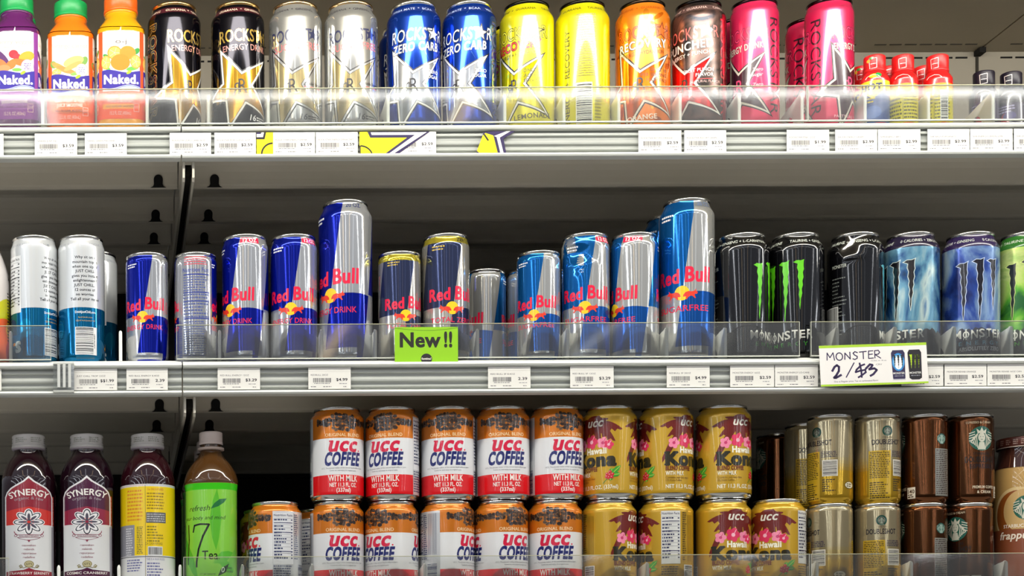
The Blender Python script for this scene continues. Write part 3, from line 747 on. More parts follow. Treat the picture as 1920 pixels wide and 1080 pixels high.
def naked_proto(name, juice, capk, title, bandk, stripek, art, seed):
    # rounded-square body, panelled faces, round neck
    prof = smooth_prof([(0, 27.5), (2, 29), (6, 29.8), (20, 29.8), (60, 29.8), (121, 29.8), (126, 29.4), (131, 28), (138, 24.2), (143, 21.4), (146, 20.2), (150, 19.8)], 3)
    sf = Surf(prof, seg=96, sq=2.0)
    # square below, round at the neck
    base_r = sf.r
    sf2 = Surf(prof, seg=96, sq=4.2)
    def co(a, v, off=0.0, s=sf2):
        t = min(1, max(0, (v - 126) / 18)); sh = s.shape(a) * (1 - t) + t; r = s.r(v) * sh + off
        return r * math.sin(a), -r * math.cos(a), v
    sf2.co = co
    sf2.dent = None
    def nrm(a, v, s=sf2):
        e = .03; da = Vector(co(a + e, v)) - Vector(co(a - e, v)); dv = Vector(co(a, min(v + 1, 150))) - Vector(co(a, max(v - 1, 0))); return da.cross(dv).normalized()
    sf2.normal = nrm
    body = skin_mesh('bottle_' + name, sf2, juice + ':tint', None)
    # wrap label
    lp = [(12.7, 30.1), (60, 30.1), (120.3, 30.1)]
    sl = Surf(lp, seg=96, sq=4.2)
    p = Print(seed); W = sl.C / 4
    wt = 'ecebe4:ink'
    p.rect(-sl.C / 2, 12, sl.C / 2, 113, bandk + ':ink')
    for q in (0, 1, -1, 2):
        o = q * W; p.n = 1
        p.rect(o - 23, 43, o + 23, 113, wt); p.rect(o - 23, 43, o + 23, 44, bandk + ':ink')
        p.text(title, o, 99, 5, 'b8a898:ink' if title != 'o-j' else '6a5a4c:ink', width=min(44, len(title) * 3.2 + 4)); p.small(o - 14, 94, o + 14, 96.5, 1, 'c8beb4:ink')
        art(p, o)
        # wavy name flash
        up = [(o - 24 + 48 * i / 16, 67 + 1.6 * math.sin(i / 16 * 6.28 + .6)) for i in range(17)]; lo = [(o - 24 + 48 * i / 16, 49 + 2.2 * math.sin(i / 16 * 6.28 + 3.4)) for i in range(17)]
        p.poly(up + lo[::-1], '33249a:ink'); p.stroke([(x, y - 1) for x, y in lo], 1, '6a8ad8:ink')
        p.text('Naked.', o, 52.5, 10, 'f6f6f2:ink', bold=.05, width=43)
        p.ell(o + 9.5, 65.5, 3.6, 1.8, 'a8c828:ink', rot=.5, n=10)
        p.text('ALL NATURAL', o, 45, 2.6, '8a88a8:ink', width=24)
        p.text('100% FRUIT & VEG' if title != 'o-j' else '100% JUICE', o - 1, 36, 3.8, 'f4e0d8:ink', width=36, bold=.02); p.text('JUICE SMOOTHIE' if title != 'o-j' else 'PURE ORANGE', o - 1, 30.6, 3.8, 'f4e0d8:ink', width=32, bold=.02)
        p.rect(o - 23, 23.5, o + 23, 29, stripek + ':ink'); p.text('NO SUGAR ADDED', o - 2, 25, 2.6, '5a2c48:ink', width=34, bold=.02)
        p.text('15.2 FL OZ (450mL)', o - 1, 16.5, 4, 'f0c8c0:ink', width=26)
        p.rect(o + 15, 20, o + 22, 30, 'e8b8b0:ink'); p.rect(o + 15.6, 20.6, o + 21.4, 29.4, bandk + ':ink'); p.text('250', o + 18.5, 24, 3, 'f0c8c0:ink', width=5)
    p.items = [([(v_[0], v_[1] * 1.065) + tuple(v_[2:]) for v_ in vs], fs, k_.replace(':ink', ':paper'), ly) for vs, fs, k_, ly in p.items]
    label = skin_mesh('label_' + name, sl, bandk + ':paper', p, off0=.05)
    cap = cap_mesh('cap_' + name, 20.8, 151.5, 171, capk + ':plastic')
    neck = MB(); neck.lathe([(.0198, .149), (.0205, .1495), (.0205, .1515), (.019, .152), (.019, .155)], juice + ':tint', 48)
    PROTO[name] = ('bottle', body, [('label', label), ('cap', cap), ('neck_ring', neck.mesh('neck_' + name))], 29.8, 170)

def fr(p, o, items):
    for kind, x, y, rx, ry, rot, col in items:
        p.ell(o + x, y, rx, ry, col + ':ink', rot=rot, n=18)
        if kind == 's':   # cut citrus
            p.ell(o + x, y, rx * .84, ry * .84, 'f8c860:ink', rot=rot, n=18)
            for i in range(5): p.stroke([(o + x, y), (o + x + rx * .8 * math.cos(i * 1.26), y + ry * .8 * math.sin(i * 1.26))], .4, 'fae8c0:ink')
def art_oj(p, o):
    fr(p, o, [('l', -18, 84, 5, 2.2, -.5, '3c9a3c'), ('l', 19, 90, 5, 3, .7, '3c9a3c'), ('l', -18, 71, 6, 2.2, -.6, '6ab04c'), ('l', 14, 70, 8, 2.4, .2, '6ab848'), ('s', -8, 88, 9, 8, 0, 'f09830'), ('f', 8, 88, 10, 8, 0, 'f0922c'), ('s', -19, 77, 6, 8, 0, 'f0a840'), ('s', 18, 78, 7, 8, 0, 'f0a040'), ('f', -1, 77, 12, 9.5, 0, 'f08c20')])
def art_carrot(p, o):
    fr(p, o, [('l', 17, 84, 6, 4, .9, '7aa850'), ('l', -21, 80, 4, 5, .9, '7aa850'), ('f', 4, 83, 13, 6, .3, 'f6c878'), ('f', -12, 76, 13, 3.4, -.5, 'f2a050'), ('f', -4, 73, 14, 3, -.35, 'f0944a'), ('f', 3, 78, 12, 3, .45, 'f4ac60'), ('s', -17, 71, 6, 4, 0, 'f4b058'), ('l', 6, 69, 6, 2, .2, '8ab858')])
    p.ell(o + 14, 73, 8, 8, 'e8b088:ink'); p.ell(o + 14, 73, 7.3, 7.3, 'f2efe8:ink'); p.small(o + 9.5, 69, o + 18.5, 77, 4, '8a88b0:ink', center=True)
def art_berry(p, o):
    fr(p, o, [('f', -16, 84, 12, 3.6, -.8, '5a2868'), ('f', -2, 87, 6, 5, 0, 'b82838'), ('f', 2, 84, 5, 4, 0, 'c03040'), ('f', 14, 84, 10, 6, .3, 'f0a830'), ('f', -16, 76, 9, 4, -.7, 'e87840'), ('f', 8, 77, 14, 4, -.2, 'e87830'), ('f', -5, 75, 7, 5, .6, 'ec7c34'), ('f', -14, 71, 8, 4, 0, 'e8905c'), ('l', 2, 69, 6, 2, 0, '7ab848')])
    p.ell(o + 15, 73, 8, 8, 'b898c8:ink'); p.ell(o + 15, 73, 7.3, 7.3, 'f2efe8:ink'); p.small(o + 10.5, 69, o + 19.5, 77, 4, '7a58a0:ink', center=True)

def synergy_label(p, W, dark, mid, name):
    """front panel centred on u = 0"""
    p.rect(-W / 2, -40, W / 2, 118, 'd8d9da:ink', 1)
    p.n = 2
    C2 = W / 2
    # side strip and back panel
    p.rect(29, 62, 34, 108, 'b83c30:ink'); p.small(30, 64, 33.4, 106, 24, 'e8b8b0:ink'); p.rect(29, -40, 34, 62, '9a98a0:ink')
    arch = [(-29, 62), (29, 62), (29, 106), (26, 113), (20, 119), (12, 124), (5, 129), (0, 135), (-5, 129), (-12, 124), (-20, 119), (-26, 113), (-29, 106)]
    p.poly(grow(arch, 2.2), 'e0e0e2:ink'); p.poly(arch, dark + ':ink')
    for i in range(34):
        t = i / 33; k = t * 10; a0 = arch[2:]; j = min(int(t * 10), 9); f = t * 10 - j; q0, q1 = a0[j], a0[min(j + 1, 10)]
        p.ell(q0[0] + (q1[0] - q0[0]) * f, q0[1] + (q1[1] - q0[1]) * f, .6, .6, 'f0dcd8:ink', n=6, layer=p.n)
    p.poly([(-29, 62), (29, 62), (29, 84), (0, 90), (-29, 84)], mid + ':ink')
    p.text('SYNERGY', 0, 108, 9.5, 'ece8e2:ink', bold=.03, width=45, arc=50); p.text('organic & raw', 0, 101.5, 4.6, '9a8c94:ink', width=33, arc=60)
    p.rect(-29, -40, 29, 62, 'd8d9da:ink')
    for k, (rr, ww, col) in enumerate(((17, 5.6, 'ece8e8:ink'), (16, 4.4, '2c3440:ink'), (14.6, 3.4, 'e4e2e4:ink'), (11, 1.7, '4a4656:ink'))):
        for i in range(8):
            a = i * math.pi / 4 + math.pi / 2; p.ell(rr * .58 * math.cos(a), 66 + rr * .72 * math.sin(a), rr * .52, ww * .95, col, rot=a, n=14)
    p.ell(0, 66, 2, 2, mid + ':ink'); 
    for a in range(8): p.ell(5.2 * math.cos(a * .785 + .39), 66 + 5.2 * math.sin(a * .785 + .39), 1.2, .8, 'd8a0a0:ink', rot=a * .785 + .39)
    ik = '8a3c50:ink'
    p.stroke([(-17, 50), (-13, 46), (13, 46), (17, 50)], .8, ik); p.stroke([(-17, 52), (-14, 44)], .8, ik); p.stroke([(17, 52), (14, 44)], .8, ik); p.stroke([(-13, 42), (13, 42), (10, 40), (0, 37), (-10, 40), (-13, 42)], .6, ik); p.text('ENLIGHTENED', 0, 42.8, 2.4, ik, width=21); p.poly([(-2, 38), (2, 38), (0, 34)], ik)
    for s in (-1, 1): p.ell(s * 15, 45, 2, 2, ik, n=12); p.ell(s * 15, 45, 1.3, 1.3, 'd8d9da:ink', n=10)
    for i, t in enumerate(('reawaken', 'rebirth', 'repurpose', 'redefine')): p.text(t, 0, 28 - i * 6.2, 3.0, ik, width=(15, 11, 16, 13)[i])
    gk = '8a8050:ink'
    for s in (-1, 1): p.stroke([(0, -3), (s * 6, -6), (s * 11, -3), (s * 9, -1), (s * 7, -4)], .9, gk); p.ell(s * 9, -5, 1.6, 1, gk, rot=.5)
    p.ell(0, 0, 5.4, 5.4, gk); p.ell(0, 0, 4.4, 4.4, 'b8b088:ink'); p.text('GT\'S', 0, -1.5, 3, '4a4428:ink', width=6.5, bold=.02)
    p.poly([(-29, -11), (-14, -10), (-6, -9), (0, -6), (6, -9), (14, -10), (29, -11), (29, -19), (-29, -19)], dark + ':ink'); p.text(name, 0, -16, 3.8, 'e0d8d4:ink', width=50, bold=.02)
    p.text("G.T.'s Kombucha", 0, -24, 4, '4a4650:ink', width=36)
def synergy_proto(name, dark, mid, title, liquid):
    V0 = 46   # label artwork v=0 sits this high on the bottle
    prof = smooth_prof([(0, 30), (3, 32.5), (8, 33.6), (20, 33.8), (90, 33.8), (140, 33.8), (152, 32.6), (163, 29), (172, 24), (178, 19.5), (182, 18), (186, 17.6)], 4)
    sf = Surf(prof, seg=96); body = skin_mesh('bottle_' + name, sf, liquid + ':gloss', None)
    sl = Surf([(r0, sf.r(r0) + .25) for r0 in (12, 60, 100, 140, 146, 150, 154, 158, 162, 166)], seg=96)
    p = Print(3); q = Print(3)
    synergy_label(q, 2 * math.pi * 34, dark, mid, title)
    for vs, fs, key, ly in q.items:
        if ly == 1: vs = [(max(-31, min(31, x)), min(84, y)) for x, y in vs]
        p.raw([(v_[0] * 1.12, max(v_[1], -35) * .785 + 40) + tuple(v_[2:]) for v_ in vs], fs, key, ly)
    label = flat_wrap('label_' + name, sl, p)
    cap = cap_mesh('cap_' + name, 20.6, 186, 203, 'c4c0bc:plastic', ribs=False)
    sc = Surf([(191, 20.7), (201, 20.7)], seg=72); pc = Print(9); 
    for i in range(6): pc.small(-60 + i * 21, 192, -44 + i * 21, 199, 3, '8a8a7c:ink')
    seal = flat_wrap('print_' + name, sc, pc)
    neck = MB(); neck.lathe([(.0176, .184), (.0205, .185), (.0205, .1865), (.018, .187)], 'a89ca4:plastic', 48)
    PROTO[name] = ('bottle', body, [('label', label), ('cap', join_meshes(cap, seal)), ('neck_ring', neck.mesh('neck_' + name))], 33.8, 203)

def flat_wrap(name, sf, pr, off0=.05):
    """printed artwork alone on the surface, no base skin"""
    me = skin_mesh(name, sf, '000000:ink', pr, off0=off0)
    bm = bmesh.new(); bm.from_mesh(me)
    bmesh.ops.delete(bm, geom=[f for f in bm.faces if f.material_index == 0], context='FACES')
    me2 = bpy.data.meshes.new(name); nn = {}
    bm.verts.ensure_lookup_table(); bm.to_mesh(me2); bm.free()
    for m in me.materials: me2.materials.append(m)
    # radial normals again
    N = []
    for v in me2.vertices:
        a = math.atan2(v.co.x, -v.co.y); N.append(tuple(sf.normal(a, v.co.z * 1000)))
    me2.update()
    if N: me2.normals_split_custom_set_from_vertices(N)
    bpy.data.meshes.remove(me)
    return me2

def join_meshes(a, b):
    """append mesh b to mesh a, keeping materials"""
    V = [tuple(v.co) for v in a.vertices]; Fc = [tuple(p.vertices) for p in a.polygons]; MI = [p.material_index for p in a.polygons]; n = len(V); mats = list(a.materials)
    mp = []
    for m in b.materials:
        if m not in mats: mats.append(m)
        mp.append(mats.index(m))
    V += [tuple(v.co) for v in b.vertices]; Fc += [tuple(i + n for i in p.vertices) for p in b.polygons]; MI += [mp[p.material_index] for p in b.polygons]
    me = bpy.data.meshes.new(a.name); me.from_pydata(V, [], Fc)
    for m in mats: me.materials.append(m)
    me.polygons.foreach_set('material_index', MI); me.polygons.foreach_set('use_smooth', [True] * len(Fc)); me.update()
    return me

def synergy_back_proto(name, liquid):
    prof = smooth_prof([(0, 30), (3, 32.5), (8, 33.6), (20, 33.8), (90, 33.8), (140, 33.8), (152, 32.6), (163, 29), (172, 24), (178, 19.5), (182, 18), (186, 17.6)], 4)
    sf = Surf(prof, seg=96); body = skin_mesh('bottle_' + name, sf, liquid + ':gloss', None)
    sl = Surf([(12, 34.05), (60, 34.05), (138, 34.05)], seg=96); p = Print(6)
    p.rect(-60, 14, 60, 138, 'd8d8d8:ink'); p.rect(-60, 50, 60, 135, 'e8c810:ink')
    for i in range(60): p.ell(-59 + i * 2, 136.6, .5, .5, ('c83c3c:ink' if i < 30 else '3c5ca8:ink'), n=5, layer=5)
    p.rect(-.3, 14, .3, 136, '7a6c1c:ink'); p.small(-25, 92, -2, 132, 9, 'd88818:ink', ragged=.15); p.small(2, 106, 25, 128, 6, '9a7c18:ink', ragged=.1); p.text('Our ENLIGHTENED', 13, 130, 2.6, 'b84c20:ink', width=21)
    p.rect(1, 90, 27, 103, '5c5c60:ink'); p.small(2, 91, 26, 102, 4, 'b8b8b8:ink', ragged=.05)
    p.rect(-60, 50, -14, 88, '8c8c94:ink'); p.small(-28, 50, -16, 85, 12, 'c8c8cc:ink'); p.small(-11, 52, -3, 86, 16, '6a6420:ink', ragged=.1)
    p.small(2, 66, 24, 87, 6, '8a7a1c:ink', ragged=.6); p.text('CA CASH REFUND', 11, 63, 3, '5c541c:ink', width=22); p.bars(4, 51, 21, 60, '2c2c2c:ink', 22, bgkey='dcdcdc:ink')
    p.rect(-60, 48, 60, 49, '5a5a5a:ink'); p.text('THIS IS A RAW FOOD', 13, 44, 2.6, '4a4c8c:ink', width=24); p.small(-26, 30, -3, 46, 5, '6a6c9c:ink'); p.small(2, 24, 25, 42, 5, '6a6c9c:ink')
    label = flat_wrap('label_' + name, sl, p)
    cap = cap_mesh('cap_' + name, 20.6, 186, 203, 'c4c0bc:plastic', ribs=False)
    sc = Surf([(191, 20.7), (201, 20.7)], seg=72); pc = Print(19)
    for i in range(6): pc.small(-60 + i * 21, 192, -44 + i * 21, 199, 3, '8a8a7c:ink')
    neck = MB(); neck.lathe([(.0176, .184), (.0205, .185), (.0205, .1865), (.018, .187)], 'a89ca4:plastic', 48)
    PROTO[name] = ('bottle', body, [('label', label), ('cap', join_meshes(cap, flat_wrap('print_' + name, sc, pc))), ('neck_ring', neck.mesh('neck_' + name))], 33.8, 203)

def tea_proto():
    prof = smooth_prof([(0, 29), (3, 31.5), (10, 32.4), (60, 32.6), (120, 32.6), (132, 32.6), (139, 33.6), (143, 33.8), (148, 32.8), (156, 30), (166, 24), (174, 17.5), (180, 13.8), (186, 12.8), (190, 12.6)], 4)
    sf = Surf(prof, seg=96, sq=2.5)
    def co(a, v, off=0.0, s=sf):
        t = min(1, max(0, (v - 140) / 30)); sh = s.shape(a) * (1 - t) + t; r = s.r(v) * sh * (1 if v > 140 else .97) + off
        return r * math.sin(a), -r * math.cos(a), v
    def nrm(a, v):
        e = .03; da = Vector(co(a + e, v)) - Vector(co(a - e, v)); dv = Vector(co(a, min(v + 1, 190))) - Vector(co(a, max(v - 1, 0))); return da.cross(dv).normalized()
    sf.co = co; sf.normal = nrm
    body = skin_mesh('bottle_tea', sf, '4c3014:gloss', None)
    sl = Surf([(10, 32.9), (60, 33.0), (120, 33.0), (132, 33.0), (138, 34.0), (141, 34.2)], seg=96, sq=2.5)
    sl.co = lambda a, v, off=0.0, s=sl: (lambda r: (r * math.sin(a), -r * math.cos(a), v))(s.r(v) * s.shape(a) * .975 + off)
    def nl(a, v):
        e = .03; da = Vector(sl.co(a + e, v)) - Vector(sl.co(a - e, v)); dv = Vector(sl.co(a, min(v + 1, 141))) - Vector(sl.co(a, max(v - 1, 10))); return da.cross(dv).normalized()
    sl.normal = nl
    p = Print(2); lk = '3c9c28:ink'; dk = '101c0c:ink'
    p.rect(-100, 131, 100, 139, '40c820:ink', 1); p.rect(-100, 139, 100, 141, 'd8b468:foil', 1); p.rect(-100, 12, 100, 131, '80c83c:ink', 1); p.n = 2
    for a, u, v, L, wd, col in ((1.55, 6, 56, 76, 9, '58b42c'), (2.0, -18, 20, 60, 8, '4cac28'), (.45, 2, 40, 32, 8, '54b42c'), (1.2, 20, 14, 50, 8, '6cbc38'), (2.6, 34, 30, 30, 7, '54b42c')):
        c, q = math.cos(a), math.sin(a); p.poly([(u + x * L * c - y * wd * q, v + x * L * q + y * wd * c) for x, y in ((0, 0), (.2, .6), (.5, 1), (.8, .6), (1, 0), (.8, -.4), (.5, -.7), (.2, -.4))], col + ':ink')
    p.text('refresh', -17, 105, 6.5, dk, 'c', width=29, shear=.3, rot=.03)
    p.poly([(-1, 107), (4, 114), (11, 119), (21, 120), (17, 115), (9, 110)], '1c6c38:ink'); p.text('your body and mind', -12, 94, 4.6, dk, width=60, shear=.25, rot=.01)
    p.stroke([(-25, 79), (-23, 87), (-15, 88.5), (-3, 88)], 2.2, dk); p.stroke([(-3, 88), (-11, 74), (-17, 58), (-20, 42), (-20, 36)], 2.6, dk); p.stroke([(-34, 88), (-33, 70), (-36, 40)], 2.4, dk)
    p.text('Tea', -2, 45, 10.5, dk, width=21, bold=.01); p.text('.', 10, 45, 8, dk)
    p.poly([(8, 24), (13, 34), (24, 40), (19, 29)], '103c18:ink'); p.text('0', 14.5, 29, 6.5, 'e0e8d8:ink', rot=-.2); p.text('ZERO', 25, 33, 2.4, dk, width=8, bold=.02); p.text('CALORIES', 25, 29, 2.4, dk, width=11, bold=.02)
    for i, t in enumerate(('17 all natural', 'and rare ingredients for', 'purification of the body.', 'Making it lighter, restoring', 'health and immunity.')): p.text(t, -5, 26 - i * 4.8, 2.2, '28481c:ink', width=(20, 34, 34, 38, 28)[i])
    for i in range(12): p.ell(-22 + i * 4, 12 + (i % 3), 2.4, 1.4, 'c8a848:ink', rot=i)
    label = skin_mesh('label_tea', sl, '80c83c:ink', p, off0=.05)
    cap = cap_mesh('cap_tea', 14.6, 190, 206, 'd4c4bc:plastic', ring_=True)
    neck = MB(); neck.lathe([(.0126, .183), (.0165, .1835), (.0165, .1862), (.0126, .187), (.0126, .190)], 'c8b4a8:plastic', 48)
    PROTO['tea'] = ('bottle', body, [('label', label), ('cap', cap), ('neck_ring', neck.mesh('neck_tea'))], 33.4, 206)

def shot_proto(name, capk, sleeve, seed, full=False):
    prof = smooth_prof([(0, 15.5), (2, 17), (6, 17.4), (30, 17.4), (56, 17.4), (60, 16.6), (64, 14.2), (66, 12.8), (68, 12.4)], 3)
    sf = Surf(prof, seg=64); p = Print(seed); C = 2 * math.pi * 17.4
    if sleeve == 'blue':
        p.rect(-C / 2, 2, C / 2, 40, '2c4a8c:ink'); p.poly([(-C / 2, 40)] + [(-C / 2 + C * i / 20, 38 + 6 * math.sin(i * 1.1)) for i in range(21)] + [(C / 2, 54), (-C / 2, 54)], 'e8d020:ink'); p.text('HOT', -2, 42, 8, '1c2450:ink', bold=.06); 
        p.small(-14, 26, 4, 34, 2, 'e8d020:ink'); p.ell(2, 60, 7, 3, 'e8d828:ink'); p.ell(7, 61, 4, 3, '2c9a4c:ink'); p.ell(0, 15, 10, 8, '3c64b0:ink')
    elif sleeve == 'dark':
        p.rect(-C / 2, 2, C / 2, 46, '2c2440:ink'); p.ell(-4, 20, 6, 14, '8c2430:ink'); p.ell(2, 30, 8, 5, '3c3468:ink'); p.small(-16, 34, 10, 44, 3, '8a84a8:ink')
    else:
        p.rect(-C / 2, 2, C / 2, 46, 'd8cc10:ink'); p.poly([(-C / 2, 40)] + [(-C / 2 + C * i / 20, 38 + 4 * math.sin(i * 1.3)) for i in range(21)] + [(C / 2, 50), (-C / 2, 50)], 'e0a020:ink')
        p.small(-22, 6, -1, 34, 6, '6a6410:ink', ragged=.1); p.small(1, 6, 22, 40, 8, '6a6410:ink', ragged=.2); p.rect(-.4, 4, .4, 44, '8a8410:ink')
        if sleeve == 'code': p.bars(8, 6, 16, 40, '2c2c2c:ink', 18, vert=False, bgkey='e8e8e0:ink')
    p.stroke([(-9, 57), (-6, 60), (0, 61.4), (6, 60), (9, 57)], .8, 'f4e0d8:ink')
    body = skin_mesh('shot_' + name, sf, capk + ':ink', p)
    cap = cap_mesh('cap_' + name, 12.8, 67, 88, capk + ':plastic'); q = Print(2)
    q.stroke([(-4, 70), (-5, 82), (4, 83), (4, 71), (-3, 70)], .8, 'f4e4dc:ink'); q.stroke([(-3, 76), (3, 76)], .7, 'f4e4dc:ink')
    if name == 'red_fruit': q.ell(-2, 83, 3, 1.6, '3c9a3c:ink'); q.ell(-6, 80, 2.4, 2, 'e8b838:ink')
    cap = join_meshes(cap, flat_wrap('p', Surf([(68, 12.95), (86, 12.95)], seg=64), q))
    PROTO[name] = ('bottle', body, [('cap', cap)], 17.4, 88)

def frapp_proto():
    prof = smooth_prof([(0, 30), (3, 32.5), (10, 33.6), (60, 33.8), (120, 33.8), (140, 33.4), (155, 31.4), (166, 28.5), (174, 27), (180, 27)], 4)
    sf = Surf(prof, seg=96); p = Print(4)
    p.ell(6, 96, 31, 34, 'd8bc84:ink', n=40); p.ell(6, 95, 28, 31, '8c4c1c:ink', n=40); p.ell(14, 100, 25, 27, 'c8a468:ink', n=40); siren(p, 16, 104, 15, '1c5a44:ink', 'd0ccb8:ink', ringed=False)
    p.rect(-106, 0, 106, 78, '8a4a2c:ink'); p.text('STARBUCKS', 4, 80, 4, 'f0e4d0:ink', width=30, bold=.03); p.text('frappuccino', 14, 66, 9, 'f4e8d4:ink', width=62, bold=.03, shear=.2); p.rect(-106, 62, 106, 64, 'e8c8a0:ink', 1)
    body = skin_mesh('bottle_frapp', sf, 'b89458:gloss', p)
    neckdark = MB(); neckdark.lathe([(.0318, .1548), (.0290, .1662), (.0274, .1745), (.0272, .180)], '3c2018:gloss', 64)
    cap = cap_mesh('cap_frapp', 30.0, 180, 193, '5c2c20:plastic', ribs=False, ring_=False); q = Print(2)
    for i in range(20): q.small(-90 + i * 9, 183, -84 + i * 9, 190, 3, 'a88878:ink')
    q.rect(-94, 180, 94, 181, 'c8b8a8:ink')
    cap = join_meshes(cap, flat_wrap('p2', Surf([(180, 30.1), (191, 30.1)], seg=96), q))
    PROTO['frapp'] = ('bottle', body, [('cap', cap), ('neck_band', neckdark.mesh('neckband'))], 33.8, 193)

def sleeve_proto():
    prof = smooth_prof([(0, 28), (3, 30), (20, 31), (80, 31), (110, 30), (130, 25), (145, 19), (152, 17)], 4)
    sf = Surf(prof, seg=96)
    p = Print(5); C = 2 * math.pi * 31
    for u, v, rx, ry, col in ((40, 60, 30, 24, 'c8c814'), (30, 30, 30, 28, 'e8642c'), (50, 18, 20, 20, 'c83c50'), (44, 46, 14, 12, 'e8a82c')): p.ell(u, v, rx, ry, col + ':ink', n=24)
    for i in range(3): p.small(34 + i * 9, 30, 41 + i * 9, 92, 16, '3a3430:ink')
    p.text('F', 46, 110, 7, '3a3430:ink', rot=math.pi / 2, bold=.05)
    body = skin_mesh('bottle_sleeve', sf, 'dcd6d4:ink', p)
    cap = cap_mesh('cap_sleeve', 18, 152, 168, 'e4e0dc:plastic')
    PROTO['sleeve'] = ('bottle', body, [('cap', cap)], 31, 168)
    # dark bottle at the far right of the top shelf
    prof = smooth_prof([(0, 26), (3, 28), (40, 29), (62, 28), (74, 22), (84, 15), (90, 13)], 4)
    sf = Surf(prof, seg=80); p = Print(5)
    for v in (12, 22, 34, 44, 60): p.stroke([(-60 + i * 8, v + 5 * math.sin(i * .7)) for i in range(16)], 1.2, 'b8a020:ink')
    p.rect(-34, 6, -26, 34, 'a01c28:ink')
    body = skin_mesh('bottle_dark', sf, '15141a:ink', p); PROTO['darkbottle'] = ('bottle', body, [('cap', cap_mesh('cap_dark', 14, 90, 104, '1c1a22:plastic'))], 29, 104)
# ================================================================ the refrigerated case
FL = {1: .743, 2: .456, 3: .169}          # shelf surfaces relative to the eye
D0 = 2.14                                  # price rail face
DW = 2.80                                  # back wall
XL, XR = -.42, 2.45
WHT = 'e2e4e0:paint'

def wallmesh():
    m = MB(); z0 = ZC - .35; zt = ZC + 1.078
    m.box((XL, DW, ZC + FL[1] - .02), (XR, DW + .02, zt), 'b2a998:paint'); m.box((XL, DW, z0), (XR, DW + .02, ZC + FL[1] - .02), '26231f:paint')  # near-black lower part: the darkness behind the shelves is put into its paint
    # louvre slots near the top and pressed ribs lower down
    for k in range(120):
        x = -.3 + k * .0238
        if abs(x - 1.376) < .022: continue
        if k % 9 == 8: continue
        m.box((x, DW - .0012, zt - .0105), (x + .0185, DW, zt - .0080), '14110f:dull')
        m.box((x, DW - .0012, ZC + .404), (x + .0185, DW, ZC + .4065), '0c0b0a:dull')
    m.box((1.374, DW - .002, z0), (1.378, DW, zt), '3c3830:dull')
    return m.mesh('wall_back')
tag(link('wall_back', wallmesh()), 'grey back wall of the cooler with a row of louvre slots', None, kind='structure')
def ceil():
    m = MB(); zt = ZC + 1.078
    m.box((XL, 1.60, zt), (1.3745, DW, zt + .012), 'bdb29c:paint'); m.box((1.3775, 1.60, zt), (XR, DW, zt + .012), 'bdb29c:paint')
    m.box((1.3745, 1.60, zt + .002), (1.3775, DW, zt + .01), 'a89e8c:paint')
    m.box((1.371, DW - .02, zt - .008), (1.381, DW - .001, zt + .001), '181512:dull')
    for k in range(110):
        x = -.3 + k * .0238
        if abs(x - 1.376) < .022 or k % 9 == 8: continue
        m.box((x, DW - .034, zt - .0008), (x + .0185, DW - .031, zt), '4a443a:dull')  # reflection of the wall slots, laid on the panel as dark dashes
    m.box((XL, 1.58, zt - .004), (XR, 1.60, zt + .2), WHT)
    return m.mesh('ceiling')
tag(link('ceiling', ceil()), 'brownish grey top panel of the cooler with one seam', None, kind='structure')
# unseen store floor, added to bounce light up and shape the reflections
fm = MB(); fm.box((-9, -16, -.02), (11, 2.0, 0), 'ece8de:paint')
tag(link('floor', fm.mesh('floor')), 'pale unseen store floor added for bounce light', None, kind='structure')
om = MB(); om.box((-8, -2.6, 0), (10, -1.7, 1.34), '2e2823:paint')  # added out of view to keep far floor and horizon light off the undersides
tag(link('aisle_light_blocker', om.mesh('aisle_light_blocker')), 'unseen dark block added across the aisle to hold back low light', None, kind='structure')
km = MB(); km.box((XL, 1.98, 0), (XR, 2.0, ZC + .02), 'b8b8b4:paint'); km.box((XL, 2.0, ZC - .36), (XR, DW, ZC - .35), 'b8b8b4:paint')
tag(link('wall_kick', km.mesh('wall_kick')), 'plain lower front of the cooler', None, kind='structure')

